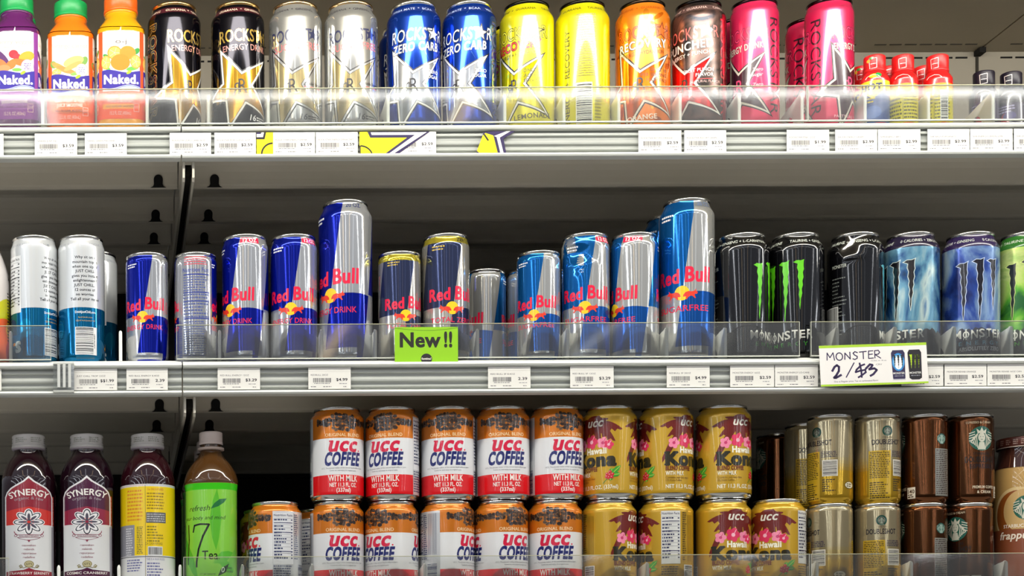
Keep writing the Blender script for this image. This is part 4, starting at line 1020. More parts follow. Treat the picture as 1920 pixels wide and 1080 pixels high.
def shelf(row, x0, x1, label, key_x):
    z = ZC + FL[row]; zb = z - .0446
    root = empty('shelf', ((x0 + x1) / 2, D0, z), label, 'shelf', 'white cooler shelves')
    def L(m, name, recalc=False):
        o = link(name, m.mesh(name, recalc), root, (-(x0 + x1) / 2, -D0, -z)); return o
    m = MB()   # deck: sheet with turned-down front
    m.sweep_x([(D0 + .001, z - .0055), (D0 + .013, z), (DW - .02, z), (DW - .02, z - .004), (D0 + .016, z - .004), (D0 + .016, z - .009), (D0 + .001, z - .009)], x0, x1, WHT)
    m.sweep_x([(D0 + .030, z + .0001), (D0 + .030, z + .0006), (DW - .03, z + .0006), (DW - .03, z + .0001)], x0 + .002, x1 - .002, '1e1e1e:dull')   # unseen black sheet, added to soak up light bouncing to the underside above
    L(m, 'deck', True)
    m = MB()   # price rail: rolled lips above and below a ribbed channel
    pr = [(D0 - .001, z - .0062), (D0 - .004, z - .0070), (D0 - .005, z - .0090), (D0 - .004, z - .0108), (D0 - .001, z - .0114), (D0 + .0035, z - .0118),
          (D0 + .0035, z - .0135), (D0 + .001, z - .0150), (D0 + .0008, z - .0178), (D0 + .0036, z - .0192), (D0 + .004, z - .0230), (D0 + .001, z - .0262), (D0 + .0012, z - .0280), (D0 + .0042, z - .0300),
          (D0 + .0042, z - .0325), (D0 + .0008, z - .0340), (D0 + .0008, z - .0352), (D0 + .0038, z - .0362), (D0 + .0038, z - .0388), (D0 - .001, z - .0392), (D0 - .0042, z - .0402), (D0 - .0052, z - .0422), (D0 - .004, z - .0440), (D0 - .001, z - .0446),
          (D0 + .010, z - .0446), (D0 + .010, z - .0062)]
    ch = [q for q in pr if q[1] <= z - .0118 and q[1] >= z - .0388]
    m.sweep_x(ch + [(D0 + .010, z - .0388), (D0 + .010, z - .0118)], x0, x1, 'b2b5b0:paint')
    m.sweep_x([q for q in pr[:6]] + [(D0 + .010, z - .0118), (D0 + .010, z - .0062)], x0, x1, 'e6e8e2:paint')
    m.sweep_x([q for q in pr if q[1] < z - .0386 and q[0] < D0 + .009] + [(D0 + .010, z - .0446), (D0 + .010, z - .0388)], x0, x1, 'e6e8e2:paint')
    L(m, 'price_rail', True)
    m = MB()   # underside: pressed channels, each stepping up behind its low edge
    edges = [(D0 + .010, .0), (D0 + .117, .0), (D0 + .267, .0), (D0 + .377, .0), (D0 + .531, .0), (DW - .01, .0)]
    for (a, _), (b, _) in zip(edges, edges[1:]):
        h = .0335; a2 = a + (.001 if a < D0 + .02 else .0075)
        prof = [(a2, zb + h), (b - .020, zb + h), (b - .013, zb + h - .002), (b - .009, zb + h - .007), (b - .0065, zb + h - .014), (b - .0045, zb + .011), (b - .0035, zb + .005), (b - .0025, zb + .0022), (b, zb + .0004), (b + .003, zb), (b + .006, zb + .001), (b + .006, zb + h + .0028), (a2, zb + h + .0028)]
        m.sweep_x(prof, x0, x1, 'e4dccb:paint')
    L(m, 'underside_panel', True)
    for kx in key_x:          # keyhole slots: dark plates on each channel's front, hole shade as colour
        for b in (D0 + .117, D0 + .267, D0 + .377):
            k = MB(); pts = [(.010, .0006), (.0068, .0022), (.0055, .005)] + [(.0058 * math.cos(t_), .0105 + .0058 * math.sin(t_)) for t_ in [math.pi * i / 10 for i in range(11)]] + [(-.0055, .005), (-.0068, .0022), (-.010, .0006)]
            n = len(pts); fy = lambda z_: b - .0034 - .0012 - max(0, z_ - .004) * .22
            vs = [(kx + px_, fy(pz_), zb + pz_) for px_, pz_ in pts]; vs2 = [(a_, b_ + .0010, c_) for a_, b_, c_ in vs]
            t = tessellate_polygon([[Vector((q[0], q[2], 0)) for q in vs]])
            k.add(vs + vs2, [tuple(q) for q in t] + [tuple(n + i for i in q) for q in t] + [(i, (i + 1) % n, n + (i + 1) % n, n + i) for i in range(n)], '0e0c0b:dull')
            L(k, 'keyhole_slot', True)
    return root
XJ = P3(340, 300, D0).x
kl = [P3(298, 336, D0 + .08).x]; kr = [P3(405, 336, D0 + .08).x]
names = {1: 'top', 2: 'middle', 3: 'bottom'}
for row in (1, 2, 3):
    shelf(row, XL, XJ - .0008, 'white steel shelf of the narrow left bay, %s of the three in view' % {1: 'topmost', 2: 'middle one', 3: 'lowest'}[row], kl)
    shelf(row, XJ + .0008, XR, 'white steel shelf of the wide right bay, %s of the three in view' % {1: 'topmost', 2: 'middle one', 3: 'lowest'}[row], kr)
    z = ZC + FL[row] - .0446
    xa, xb = P3(345, 300, D0).x, P3(363, 300, D0).x
    rt = empty('shelf_bracket', ((xa + xb) / 2, D0 + .012, z), 'pair of grey steel bracket arms running back under the %s shelf joint' % names[row], 'bracket', 'shelf brackets at the bay joint')
    for xx in (xa, xb):
        m = MB(); s = 1 if xx == xa else -1
        m.sweep_x([(D0 + .008, z - .0005), (DW - .03, z - .0005), (DW - .03, z - .026), (D0 + .012, z - .024), (D0 + .008, z - .020)], xx - .0014, xx + .0014, 'd0cabb:paint')
        link('bracket_arm', m.mesh('bracket_arm', True), rt, (-(xa + xb) / 2, -D0 - .012, -z))
    m = MB(); m.box((xa + .002, D0 + .02, z - .012), (xb - .002, DW - .05, z - .0008), '1a1816:dull')  # dark block standing in for the shade in the gap between the arms
    link('bracket_gap_shade', m.mesh('bracket_gap_shade'), rt, (-(xa + xb) / 2, -D0 - .012, -z))
m = MB(); m.box((xa - .004, DW - .029, ZC - .34), (xb + .004, DW - .001, ZC + 1.05), '2a2824:paint')
tag(link('upright_post', m.mesh('upright_post')), 'dark slotted upright post at the back where the two bays meet', 'post')

# ---------------------------------------------------------------- clear guards along the shelf fronts
def guard(row, px0, px1, top, label, z1=None):
    za = ZC + FL[row] + .0002; zt = za + top
    x0 = P3(px0, 500, 2.148).x; x1 = P3(px1, 500, 2.148).x; y0, y1 = 2.1465, 2.1495
    m = MB(); m.box((x0, y0, za), (x1, y1, zt - .0006), 'ffffff:acrylic')
    m.box((x0, y0, zt - .0006), (x1, y1, zt), 'c8c6a4:plastic'); m.box((x0, y0 - .0001, za + .001), (x0 + .0006, y1 + .0001, zt - .0006), 'c0c2b8:plastic'); m.box((x1 - .0006, y0 - .0001, za + .001), (x1, y1 + .0001, zt - .0006), 'c0c2b8:plastic')
    m.box((x0, y0 - .0008, za), (x1, y1 + .0008, za + .0012), 'd0d2c8:plastic')
    o = link('shelf_guard', m.mesh('shelf_guard')); tag(o, label, 'shelf guard', 'clear plastic guards along the shelf fronts'); return o
guard(1, -120, 339, .0437, 'clear plastic guard in front of the three juice bottles')
guard(1, 340, 1515, .0437, 'long clear plastic guard in front of the star cans on the top shelf')
guard(1, 1516, 2900, .0437, 'clear plastic guard in front of the small red-capped shot bottles')
guard(2, -120, 95, .0425, 'short clear plastic guard at the far left of the middle shelf')
guard(2, 330, 1498, .0425, 'long clear plastic guard in front of the blue and silver cans')
guard(2, 1519, 2900, .0425, 'clear plastic guard behind the handwritten price sign')
guard(3, -120, 14, .0462, 'clear plastic guard end at the left of the first pink-labelled bottle')
guard(3, 341, 1515, .0462, 'long clear plastic guard in front of the coffee can stacks')
guard(3, 1517, 2900, .0462, 'clear plastic guard in front of the gold and brown coffee cans')

# ---------------------------------------------------------------- white lane dividers
def divider_mesh():
    m = MB(); H = .038
    out = [(0, 0), (0, H - .006), (.0008, H - .003), (.003, H - .0008), (.0055, H), (.009, H - .0012), (.02, H - .0022), (.05, H - .007), (.1, H - .014), (.1, .004), (.30, .004), (.30, 0), (.060, 0)]
    arch = [(.060, 0)] + [(.043 + .017 * math.cos(a), .018 * math.sin(a) * 1.15) for a in [math.pi * i / 10 for i in range(1, 10)]] + [(.026, 0)]
    m.sweep_x([(y, z) for y, z in out[:-1]] + arch, -.0009, .0009, 'f0f1ea:plastic')
    m.lathe([(.0021, 0), (.0021, H - .004), (.0016, H - .0015), (0, H - .0006)], 'f2f3ec:plastic', 12, c=(0, .0021))
    return m.mesh('lane_divider', True)
DIV = divider_mesh()
def divider(row, px, label):
    y = 2.1515; p = P3(px, {1: 205, 2: 645, 3: 1070}[row], y)
    o = link('lane_divider', DIV, None, (p.x, y, ZC + FL[row])); tag(o, label, 'divider', 'white lane dividers on the %s shelf' % names[row])
    return o
# ================================================================ artwork for every kind of can
make_can('rock_black', 'big', '121018:foil', d_rock_black, lid='d0a868:metal')
make_can('rock_free', 'big', 'b9b9b6:foil', d_rock_free, lid='d8b888:metal')
make_can('rock_zero', 'big', '123fa8:foil', d_rock_zero, lid='e0ded4:metal')
make_can('rock_yellow', 'big', 'e6dc0c:satin', d_rock_yellow, lid='2c2a26:metal')
make_can('rock_orange', 'big', 'f28418:satin', d_rock_orange, lid='3c3026:metal')
mat_cloud('punch_swirl:x', ('14141c', '2c2420', '6a5048', '18202c'), 26, (1, 1, 1), .5, .2)
make_can('rock_punch', 'big', 'punch_swirl:x', d_rock_punch, lid='1c1a1a:metal')
make_can('rock_pink', 'sleek', 'e2265a:satin', d_rock_pink, lid='3a2428:metal')
make_can('chill', 'sleek', '0d6e9e:foil', d_chill)
make_can('rb_small', 'slim', 'c6c8cb:foil', redbull)
make_can('rb_back', 'slim', 'c6c8cb:foil', d_rb_back)
make_can('rb_mid', 'sleek', 'c6c8cb:foil', redbull, size_t='12 OZ')
make_can('rb_tall', 'tall', 'c6c8cb:foil', redbull, size_t='20 OZ', tagk='c6c8cb:foil', tagtext='26305c:ink')
Z = dict(blue='3c4464:foil', silver='c4c0b8:foil', sub='TOTAL ZERO', gold='c8b83c:foil', note='c8a83c:ink')
make_can('rb_zero_small', 'slim', 'c6c8cb:foil', redbull, **Z)
make_can('rb_zero_mid', 'sleek', 'c6c8cb:foil', redbull, size_t='ZERO CARBS', tagk='c8b83c:foil', tagtext='2a2814:ink', **Z)
S = dict(blue='1468b4:foil', silver='c8c8c4:foil', sub='SUGARFREE', low='1c5cb0:foil')
make_can('rb_free_small', 'slim', 'c6c8cb:foil', redbull, **S)
make_can('rb_free_mid', 'sleek', 'c6c8cb:foil', redbull, size_t='12 OZ', **S)
make_can('rb_free_tall', 'tall', 'c6c8cb:foil', redbull, size_t='20 OZ', tagk='a8acb0:foil', tagtext='5a6a8c:ink', **S)
def dent_top(a0, v0, dep, sa=.55, sv=14, tilt=0):
    def f(a, v, x, y, z):
        d = (a - a0 + math.pi) % (2 * math.pi) - math.pi
        g = math.exp(-(d / sa) ** 2 - ((v - v0) / sv) ** 2) * dep; cr = math.exp(-(d / sa) ** 2) * math.exp(-((v - v0 + 14) / 4) ** 2) * dep * .35
        k = 1 - (g - cr * .6) / 30
        return x * k, y * k, z - tilt * math.exp(-((v - 150) / 30) ** 2) * math.sin(a + .6)
    return f
make_can('rb_free_dent', 'sleek', 'c6c8cb:foil', redbull, size_t='12 OZ', dent=dent_top(-.4, 132, 5), **S)
make_can('mon_green', 'big', '060608:gloss', monster)
make_can('mon_dent', 'big', '060608:gloss', monster, dent=dent_top(-2.0, 140, 3.6, .34, 8), claw='58b0c0:ink', en='3a9aa0:ink')
mat_cloud('ice_blue:x', ('0e1c30', '1c4a7c', '6a9cb4', 'b8ccc8', '3a6a9c'), 22, (1, 1, .6), .35, .2)
mat_cloud('ice_violet:x', ('16245c', '2c4a9c', '7a98c0', 'b4c4cc', '4a60a0'), 20, (1, 1, .6), .35, .2)
mat_cloud('lime_paint:x', ('1c5c28', '5aa82c', 'a8cc5c', 'c0cc7c', '4c982c'), 18, (1, .6, 1), .3, .25)
ED = None
make_can('mon_ice', 'big', 'ice_blue:x', monster, claw='0c0c12:ink', en='4a9c9c:ink', ringt='0 CALORIES + ZERO SUGAR + TAURINE', topk='1c1430:ink', lowk='1c1824:ink', edge='c4d0cc:ink')
make_can('mon_zero', 'big', 'ice_violet:x', monster, claw='0e0c18:ink', en='6aa0b8:ink', ringt='0 CALORIES + ZERO SUGAR + GINSENG', topk='2a1c48:ink', lowk='1a1c34:ink', sub='ABSOLUTELY ZERO', edge='b4c0d8:ink')
make_can('mon_lime', 'big', 'lime_paint:x', monster, claw='121410:ink', en='58b83c:ink', topk='2c6a24:ink', lowk='16241a:ink', ringt='EXTRA STRENGTH + TAURINE', edge='c0cc7c:ink')
make_can('ucc', 'coffee', 'd87a1c:satin', d_ucc, bottom=7)
make_can('kona', 'coffee', 'cca22c:satin', d_kona, bottom=7)
make_can('dlight', 'shot', 'c8a030:foil', d_dlight)
make_can('ddark', 'shot', '6e452a:chrome', d_dark)
naked_proto('berry', '5c1a5c', '14a050', 'berry veggie', '8a3a94', '9a4aa4', art_berry, 1)
naked_proto('carrot', 'f07810', '14a050', 'orange carrot', 'ee5c1c', 'e8701c', art_carrot, 2)
naked_proto('oj', 'e8a008', 'f06818', 'o-j', 'ee5420', 'f0a030', art_oj, 3)
synergy_proto('strawberry', '8c2434', 'c8342c', 'STRAWBERRY SERENITY', '1c0810')
synergy_proto('cranberry', '4a1838', '8c2440', 'COSMIC CRANBERRY', '1a0812')
synergy_back_proto('kombucha_back', '280810')
tea_proto()
shot_proto('red_fruit', 'd81c1c', 'blue', 1); shot_proto('red_yellow', 'd81c1c', 'yellow', 2); shot_proto('red_code', 'd81c1c', 'code', 3)
shot_proto('purple', '1c1424', 'dark', 4)
frapp_proto(); sleeve_proto()

# ================================================================ placing them
def place(proto, row, px, u0, name, label, cat, group, depth=None, up=0, rz=None, lane=0, lane_label=None, extra=0):
    kind, body, rest, R, H = PROTO[proto]
    Rm = R * .001
    y = depth or (2.157 + Rm + (.006 if kind == 'bottle' and R > 25 else 0)) + extra
    zf = FL[row] + up
    x = P3(px, PY - (zf + H * .0005) * F_PX / y, y).x
    def put(x, y, lb):
        if rz is None:
            a = math.atan2(-x, y)            # direction of the viewer seen from the can
            r = a - u0 / R
        else: r = rz
        root = empty(name, (x, y, ZC + zf + .0002), lb, cat, group, r)
        if kind == 'can':
            link('can_body', body, root); link('lid', rest, root)
        else:
            link('bottle_body', body, root)
            for n_, me in rest: link(n_, me, root)
        return root
    put(x, y, label)
    for k in range(1, lane + 1):
        put(x, y + k * (2 * Rm + .002), (lane_label if isinstance(lane_label, str) else lane_label[k - 1]))
E1, E2, C3 = 'energy drink cans on the top shelf', 'drink cans on the middle shelf', 'canned coffees on the bottom shelf'
JB, SB, KB = 'juice bottles on the top shelf', 'little shot bottles on the top shelf', 'kombucha bottles on the bottom shelf'
can = 'energy_drink_can'
# ---- top shelf
place('berry', 1, 32, 0, 'juice_bottle', 'purple juice bottle with green cap at the far left of the top shelf', 'juice bottle', JB, rz=-.02, lane=1, lane_label='purple juice bottle hidden behind the front purple one, green cap edge showing')
place('carrot', 1, 133, 0, 'juice_bottle', 'orange carrot juice bottle with a green cap', 'juice bottle', JB, rz=0, extra=.014)
place('oj', 1, 227, 0, 'juice_bottle', 'orange juice bottle with orange cap and fruit label, beside the gold star cans', 'juice bottle', JB, rz=.0)
place('rock_black', 1, 327, -19, can, 'black can with gold star, upright lettering on its left side, next to the orange-capped juice', 'can', E1)
place('rock_black', 1, 446, -3, can, 'black can with a gold star facing front, beside the silver cans', 'can', E1)
place('rock_free', 1, 554, 6, can, 'silver can with gold star, left one of the silver pair, beside a black can', 'can', E1)
place('rock_free', 1, 658, 3, can, 'silver can with gold star, right one of the silver pair, beside a blue can', 'can', E1)
place('rock_zero', 1, 776, 3, can, 'bright blue can with silver star, beside the silver cans', 'can', E1, lane=1, lane_label='blue can peeking out behind the left bright blue star can')
place('rock_zero', 1, 880, 15, can, 'bright blue can with silver star, beside the yellow can', 'can', E1)
place('rock_yellow', 1, 988, 18, can, 'yellow can with front star and red lettering', 'can', E1, lane=1, lane_label='yellow can seen as a sliver behind the front-facing yellow can')
place('rock_yellow', 1, 1092, 101, can, 'yellow can turned to show its nutrition text', 'can', E1)
place('rock_orange', 1, 1205, 5, can, 'orange can with white lettering and star on the top shelf', 'can', E1)
place('rock_punch', 1, 1310, 19, can, 'dark smoky can with a red star, between orange and pink cans', 'can', E1)
place('rock_pink', 1, 1415, 22, can, 'slim pink can with star, beside the dark smoky can', 'can', E1, lane=1, lane_label='slim pink can behind the one beside the dark smoky can')
place('rock_pink', 1, 1555, -26, can, 'slim pink can with upright lettering, rightmost of the pink ones', 'can', E1)
_x = P3(1555, 150, 2.186).x
place('rock_pink', 1, 216 + 1339 * 2.186 / 2.246 - 2, -64 + 34, can, 'slim pink can set back between the two front pink cans', 'can', E1, depth=2.246)
place('red_fruit', 1, 1640, 2, 'shot_bottle', 'tiny red-capped shot bottle with blue and yellow wrap', 'shot bottle', SB, lane=1, lane_label='tiny red-capped bottle behind the blue-wrapped shot bottle')
place('red_yellow', 1, 1693, 0, 'shot_bottle', 'tiny red-capped shot bottle with yellow wrap, in the middle of the three front ones', 'shot bottle', SB, lane=1, lane_label='tiny red-capped bottle behind the middle shot bottle')
place('red_code', 1, 1758, 4, 'shot_bottle', 'tiny red-capped shot bottle with yellow wrap and barcode', 'shot bottle', SB, lane=1, lane_label='tiny red-capped bottle behind the barcoded shot bottle')
place('purple', 1, 1845, 0, 'shot_bottle', 'tiny shot bottle with dark purple cap, set back at the right end', 'shot bottle', SB, depth=2.228)
place('purple', 1, 1896, 4, 'shot_bottle', 'tiny dark-capped shot bottle nearest the right edge of the photo', 'shot bottle', SB, depth=2.232)
place('darkbottle', 1, 1944, 0, 'drink_bottle', 'black bottle with yellow curved stripes cut off at the right edge of the top shelf', 'bottle', None, depth=2.26)
# ---- middle shelf
place('sleeve', 2, -28, 0, 'drink_bottle', 'white fruit-printed bottle cut off at the left edge of the middle shelf', 'bottle', None)
place('chill', 2, 64, -26, 'relaxation_drink_can', 'white and teal can with barcode turned to its right side', 'can', E2)
place('chill', 2, 152.8, -5, 'relaxation_drink_can', 'white and teal can with barcode facing front', 'can', E2, lane=0)
place('chill', 2, 178, -58, 'relaxation_drink_can', 'white and teal can set back behind the front barcoded one', 'can', E2, depth=2.258)
place('rb_small', 2, 276, 5, can, 'short blue and silver can standing alone left of the shelf joint', 'can', E2)
place('rb_back', 2, 367, 42, can, 'short silver can turned to show its nutrition facts', 'can', E2)
place('rb_mid', 2, 460, 20, can, 'medium blue and silver can with red size flash, left of its pair', 'can', E2)
place('rb_mid', 2, 551, 3, can, 'medium blue and silver can with red size flash, beside the tall dark blue can', 'can', E2)
place('rb_tall', 2, 648, 19, can, 'tall dark blue and silver can in the left half of the middle shelf', 'can', E2)
place('rb_zero_small', 2, 749, -9, can, 'short grey-blue can with gold neck, behind the green sign', 'can', E2)
place('rb_zero_mid', 2, 836, -9, can, 'medium grey-blue can with gold neck band, behind the green sign', 'can', E2)
place('rb_free_small', 2, 910, 31, can, 'short silver can set back, right of the gold-necked cans', 'can', E2, depth=2.268)
place('rb_free_small', 2, 989, 46, can, 'short silver can behind the left edge of the short light blue can', 'can', E2, depth=2.27)
place('rb_free_small', 2, 1010, 5, can, 'short light blue and silver can, first of the light blue ones', 'can', E2)
place('rb_free_dent', 2, 1098, 0, can, 'dented medium light blue can', 'can', E2)
place('rb_free_mid', 2, 1190, 28, can, 'medium light blue can with large silver panel, beside the tall light blue can', 'can', E2)
place('rb_free_tall', 2, 1288, 5, can, 'tall light blue and silver can beside the black cans', 'can', E2, lane=1, lane_label='tall light blue can peeking out behind the front tall light blue can')
place('mon_green', 2, 1391.5, -40, can, 'black can with green claw marks near its right edge', 'can', E2)
place('mon_green', 2, 1492.5, 13, can, 'black can with three bright green claw marks facing front', 'can', E2)
place('mon_dent', 2, 1604, -62, can, 'dented black can with small print, behind the handwritten sign', 'can', E2)
place('mon_ice', 2, 1708, 18, can, 'icy blue can with black claw marks, left one of the icy pair', 'can', E2)
place('mon_zero', 2, 1820, -10, can, 'icy violet-blue can with three black claw marks', 'can', E2)
place('mon_lime', 2, 1923, -3, can, 'lime green can with black claw marks at the right edge', 'can', E2)
# ---- bottom shelf
place('strawberry', 3, 54, 0, 'kombucha_bottle', 'dark bottle with bright red and white flower label at the far left', 'bottle', KB, lane=1, lane_label='dark bottle behind the bright red labelled one, white cap edge showing')
place('cranberry', 3, 163, 0, 'kombucha_bottle', 'dark bottle with maroon and white flower label', 'bottle', KB, lane=1, lane_label='dark bottle behind the maroon labelled one, white cap edge showing')
place('kombucha_back', 3, 277, 3, 'kombucha_bottle', 'dark red bottle turned to show its yellow back label', 'bottle', KB)
place('tea', 3, 396, 0, 'tea_bottle', 'green-labelled tea bottle with white cap', 'bottle', 'green tea bottles on the bottom shelf', rz=-.05, lane=2, lane_label=('second tea bottle back behind the green-labelled one', 'third tea bottle back behind the green-labelled one'))
U = 'coffee_can'
place('ucc', 3, 516, 113, U, 'orange coffee can standing alone with its nutrition panel facing front', 'can', C3)
place('kona', 3, 499, 90, U, 'gold coffee can set back behind the lone orange can, left side showing', 'can', C3, depth=2.262)
place('ucc', 3, 601, 140, U, 'orange coffee can set back left of the stacked orange cans', 'can', C3, depth=2.262)
nth = ('first', 'second', 'third', 'fourth', 'fifth')
for i, (a, ua, b, ub) in enumerate(((632, -9, 632, -8), (734, 20, 735, 81), (839, -35, 840, 71), (939.5, 50, 942, -6), (1040.5, 0, 1042.5, -15))):
    place('ucc', 3, a, ua, U, 'orange white and red coffee can, lower one of the %s stack from the left' % nth[i], 'can', C3)
    place('ucc', 3, b, ub, U, 'orange white and red coffee can, upper one of the %s stack from the left' % nth[i], 'can', C3, up=.1163)
for i, (a, ua, b, ub) in enumerate(((1142, -35, 1143, 19), (1248, 116, 1248, 45), (1356, -16, 1356, 52))):
    place('kona', 3, a, ua, U, 'gold palm-tree coffee can, lower one of the %s gold stack' % nth[i], 'can', C3)
    place('kona', 3, b, ub, U, 'gold palm-tree coffee can, upper one of the %s gold stack' % nth[i], 'can', C3, up=.1163)
place('kona', 3, 1458, 85, U, 'gold palm-tree coffee can standing with nothing on top', 'can', C3)
for p_, pos in (('dlight', ((1556, 30, 1556, 16), (1645, -5, 1645, -12))), ('ddark', ((1733, 41, 1734, 41), (1818, 17, 1820, -13)))):
    for i, (a, ua, b, ub) in enumerate(pos):
        d = ('gold', 'brown')[p_ == 'ddark']
        place(p_, 3, a, ua, 'espresso_can', 'slim %s espresso can, lower one of the %s %s stack' % (d, ('left', 'right')[i], d), 'can', C3)
        place(p_, 3, b, ub, 'espresso_can', 'slim %s espresso can, upper one of the %s %s stack' % (d, ('left', 'right')[i], d), 'can', C3, up=.1097)
place('dlight', 3, 1512, -9, 'espresso_can', 'slim gold espresso can stacked behind, left of the gold stacks', 'can', C3, depth=2.243, up=.1097)
place('dlight', 3, 1512, -9, 'espresso_can', 'slim gold espresso can at the base behind the gold stacks', 'can', C3, depth=2.243)
place('ddark', 3, 1458, 30, 'espresso_can', 'dim brown espresso can far back between the gold cans', 'can', C3, depth=2.315, up=.1097)
place('ddark', 3, 1458, 30, 'espresso_can', 'dim brown espresso can under the far back one', 'can', C3, depth=2.315)
place('frapp', 3, 1918, 12, 'coffee_drink_bottle', 'tan coffee drink bottle with brown cap at the right edge', 'bottle', None)

# ---- dividers
for px, lb in ((80, 'between the purple and orange carrot juices'), (276, 'between the orange-capped juice and first black can'), (391, 'between the two black star cans'), (503, 'between black and silver cans'), (728, 'between silver and blue cans'),
               (947, 'between blue and yellow cans'), (1058, 'between the two yellow cans'), (1161, 'between yellow and orange cans'), (1276, 'between orange and dark smoky cans'), (1387, 'between dark smoky and pink cans'),
               (1505, 'between the pink cans'), (1623, 'between pink can and shot bottles'), (1742, 'left of the barcoded shot bottle'), (1863, 'at the far right among the dark-capped bottles')):
    divider(1, px, 'white plastic lane divider ' + lb)
for px, lb in ((20, 'at the left edge before the first teal can'), (226, 'between teal cans and the lone blue can'), (412, 'right of the can showing nutrition facts'), (603, 'left of the tall dark blue can'), (704, 'right of the tall dark blue can'),
               (896, 'beside the green sign on its right'), (1065, 'between short and dented light blue cans'), (1251, 'left of the tall light blue can'), (1361, 'between tall light blue and black cans'), (1571, 'left of the dented black can'),
               (1680, 'left of the icy blue can'), (1791, 'between the two icy cans'), (1898, 'left of the lime green can')):
    divider(2, px, 'white plastic lane divider ' + lb)
for px, lb in ((110, 'between red and maroon labelled bottles'), (223, 'between maroon and yellow labelled bottles'), (338, 'between yellow-labelled bottle and tea bottle'), (455, 'between tea bottle and lone orange can'), (586, 'left of the first orange stack'),
               (797, 'between second and third orange stacks'), (1215, 'between first and second gold stacks'), (1533, 'left of the slim gold cans'), (1710, 'between gold and brown slim cans'), (1888, 'left of the tan drink bottle')):
    divider(3, px, 'white plastic lane divider ' + lb)

# ---------------------------------------------------------------- price tags and signs
def flat_mesh(name, pr, w, h, key, thick=.0004, step=.006):
    """printed card: artwork in mm, origin at its lower left, facing -y"""
    m = MB(); m.box((0, 0, 0), (w * .001, thick, h * .001), key)
    for vs, fs, k, ly in pr.items:
        pts = [(min(max(v_[0], 0), w) * .001, -(.05 + (ly + (v_[2] if len(v_) > 2 else 0)) * step) * .001, min(max(v_[1], 0), h) * .001) for v_ in vs]; ff = []
        for f in fs:
            ar = sum(pts[f[i]][0] * pts[f[(i + 1) % len(f)]][2] - pts[f[(i + 1) % len(f)]][0] * pts[f[i]][2] for i in range(len(f)))
            ff.append(f if ar > 0 else f[::-1])
        m.add(pts, ff, k)
    return m.mesh(name)
TG = 'price tags in the shelf rails'
tn = [0]
def price_tag(row, px0, px1, title, price, where, pricex=.62, py=None, seed=0):
    tn[0] += 1
    y = D0 - .0012; yt = {1: 249, 2: 690}[row]; a = P3(px0, yt - (px0 - 345) * ROLL, y); b = P3(px1, yt - (px1 - 345) * ROLL, y)
    w = (b.x - a.x) * 1000 - .3; h = 26.4; p = Print(tn[0] * 7 + 1); dk = '2a2830:paper'
    p.text(title, 3, h - 10.2, 1.9, '4a4850:paper', 'l', width=min(w - 8, len(title) * 1.75))
    p.text(price, w - 4, h - 16.6, 3.3, dk, 'r', bold=.03, width=2.75 * len(price))
    p.bars(6, h - 18.5, 28, h - 13, '5a585c:paper', 26); p.small(7, h - 20.5, 27, h - 19, 1, '8a888c:paper', ragged=.1, fill=.6)
    p.small(3, h - 24.5, 10, h - 22.6, 1, '7a787c:paper', ragged=0); p.small(18, h - 24.5, 28, h - 22.6, 1, '7a787c:paper', ragged=0); p.small(w - 9, h - 24.5, w - 5, h - 22.6, 1, '7a787c:paper', ragged=0); p.small(w - 14, h - 20.8, w - 3, h - 19, 1, '9a989c:paper', ragged=.3)
    p.rect(0, h - 5, w, h - 4.8, 'c4c2ba:paper')
    z = a.z - .0264
    o = link('price_tag', flat_mesh('price_tag', p, w, h, 'e6e4de:paper'), None, (a.x, y, z)); tag(o, 'white price tag reading %s %s' % (price, where), 'price tag', TG)
for a, b, t, pr, wh in ((-72, 7, 'NAKED MIGHTY MANGO 15.2', '$3.59', 'cut by the left edge, under the purple juice'), (65, 145, 'NAKED JUST OJ', '$3.59', 'under the carrot juice bottle'), (159, 238, 'NAKED GREEN MACHINE', '$3.59', 'under the orange-capped juice bottle'), (318, 396, 'ROCKSTAR ZERO CARB 16OZ', '$2.59', 'at the joint under the first black can'), (402, 480, 'ROCKSTAR POM GUAVA 16OZ', '$2.59', 'under the second black can, left of a yellow strip'),
                        (512, 591, 'ROCK STAR ENERGY DRINK', '$2.59', 'under the left silver can'), (592, 671, 'ROCK STAR ENERGY DRINK DIET', '$2.59', 'under the right silver can'), (738, 818, 'ROCKSTAR 16OZ', '$2.59', 'partly covered by the yellow star strip'), (1197, 1278, 'ROCKSTAR RECVRY ORANGE', '$2.59', 'with torn lower edge under the orange can'),
                        (1283, 1362, 'ROCKSTAR RECVRY GRAPE', '$2.59', 'under the dark smoky can'), (1475, 1555, 'ROCKSTAR PINK 12OZ', '$1.99', 'under the right pink can'), (1566, 1645, '5HOUR ENERGY GRAPE', '$2.99', 'under the blue-wrapped shot bottle'), (1646, 1726, '5HR ENERGY BRY', '$2.99', 'under the middle shot bottle'),
                        (1739, 1818, '5HR NRGY POMGRNATE', '$2.99', 'under the barcoded shot bottle'), (1819, 1899, '5HR ENERGY LEMON LIME', '$2.99', 'under the purple-capped shot bottle'), (1901, 1980, '5HR ENERGY', '$2.99', 'cut by the right edge of the top rail')):
    price_tag(1, a, b, t, pr, wh)
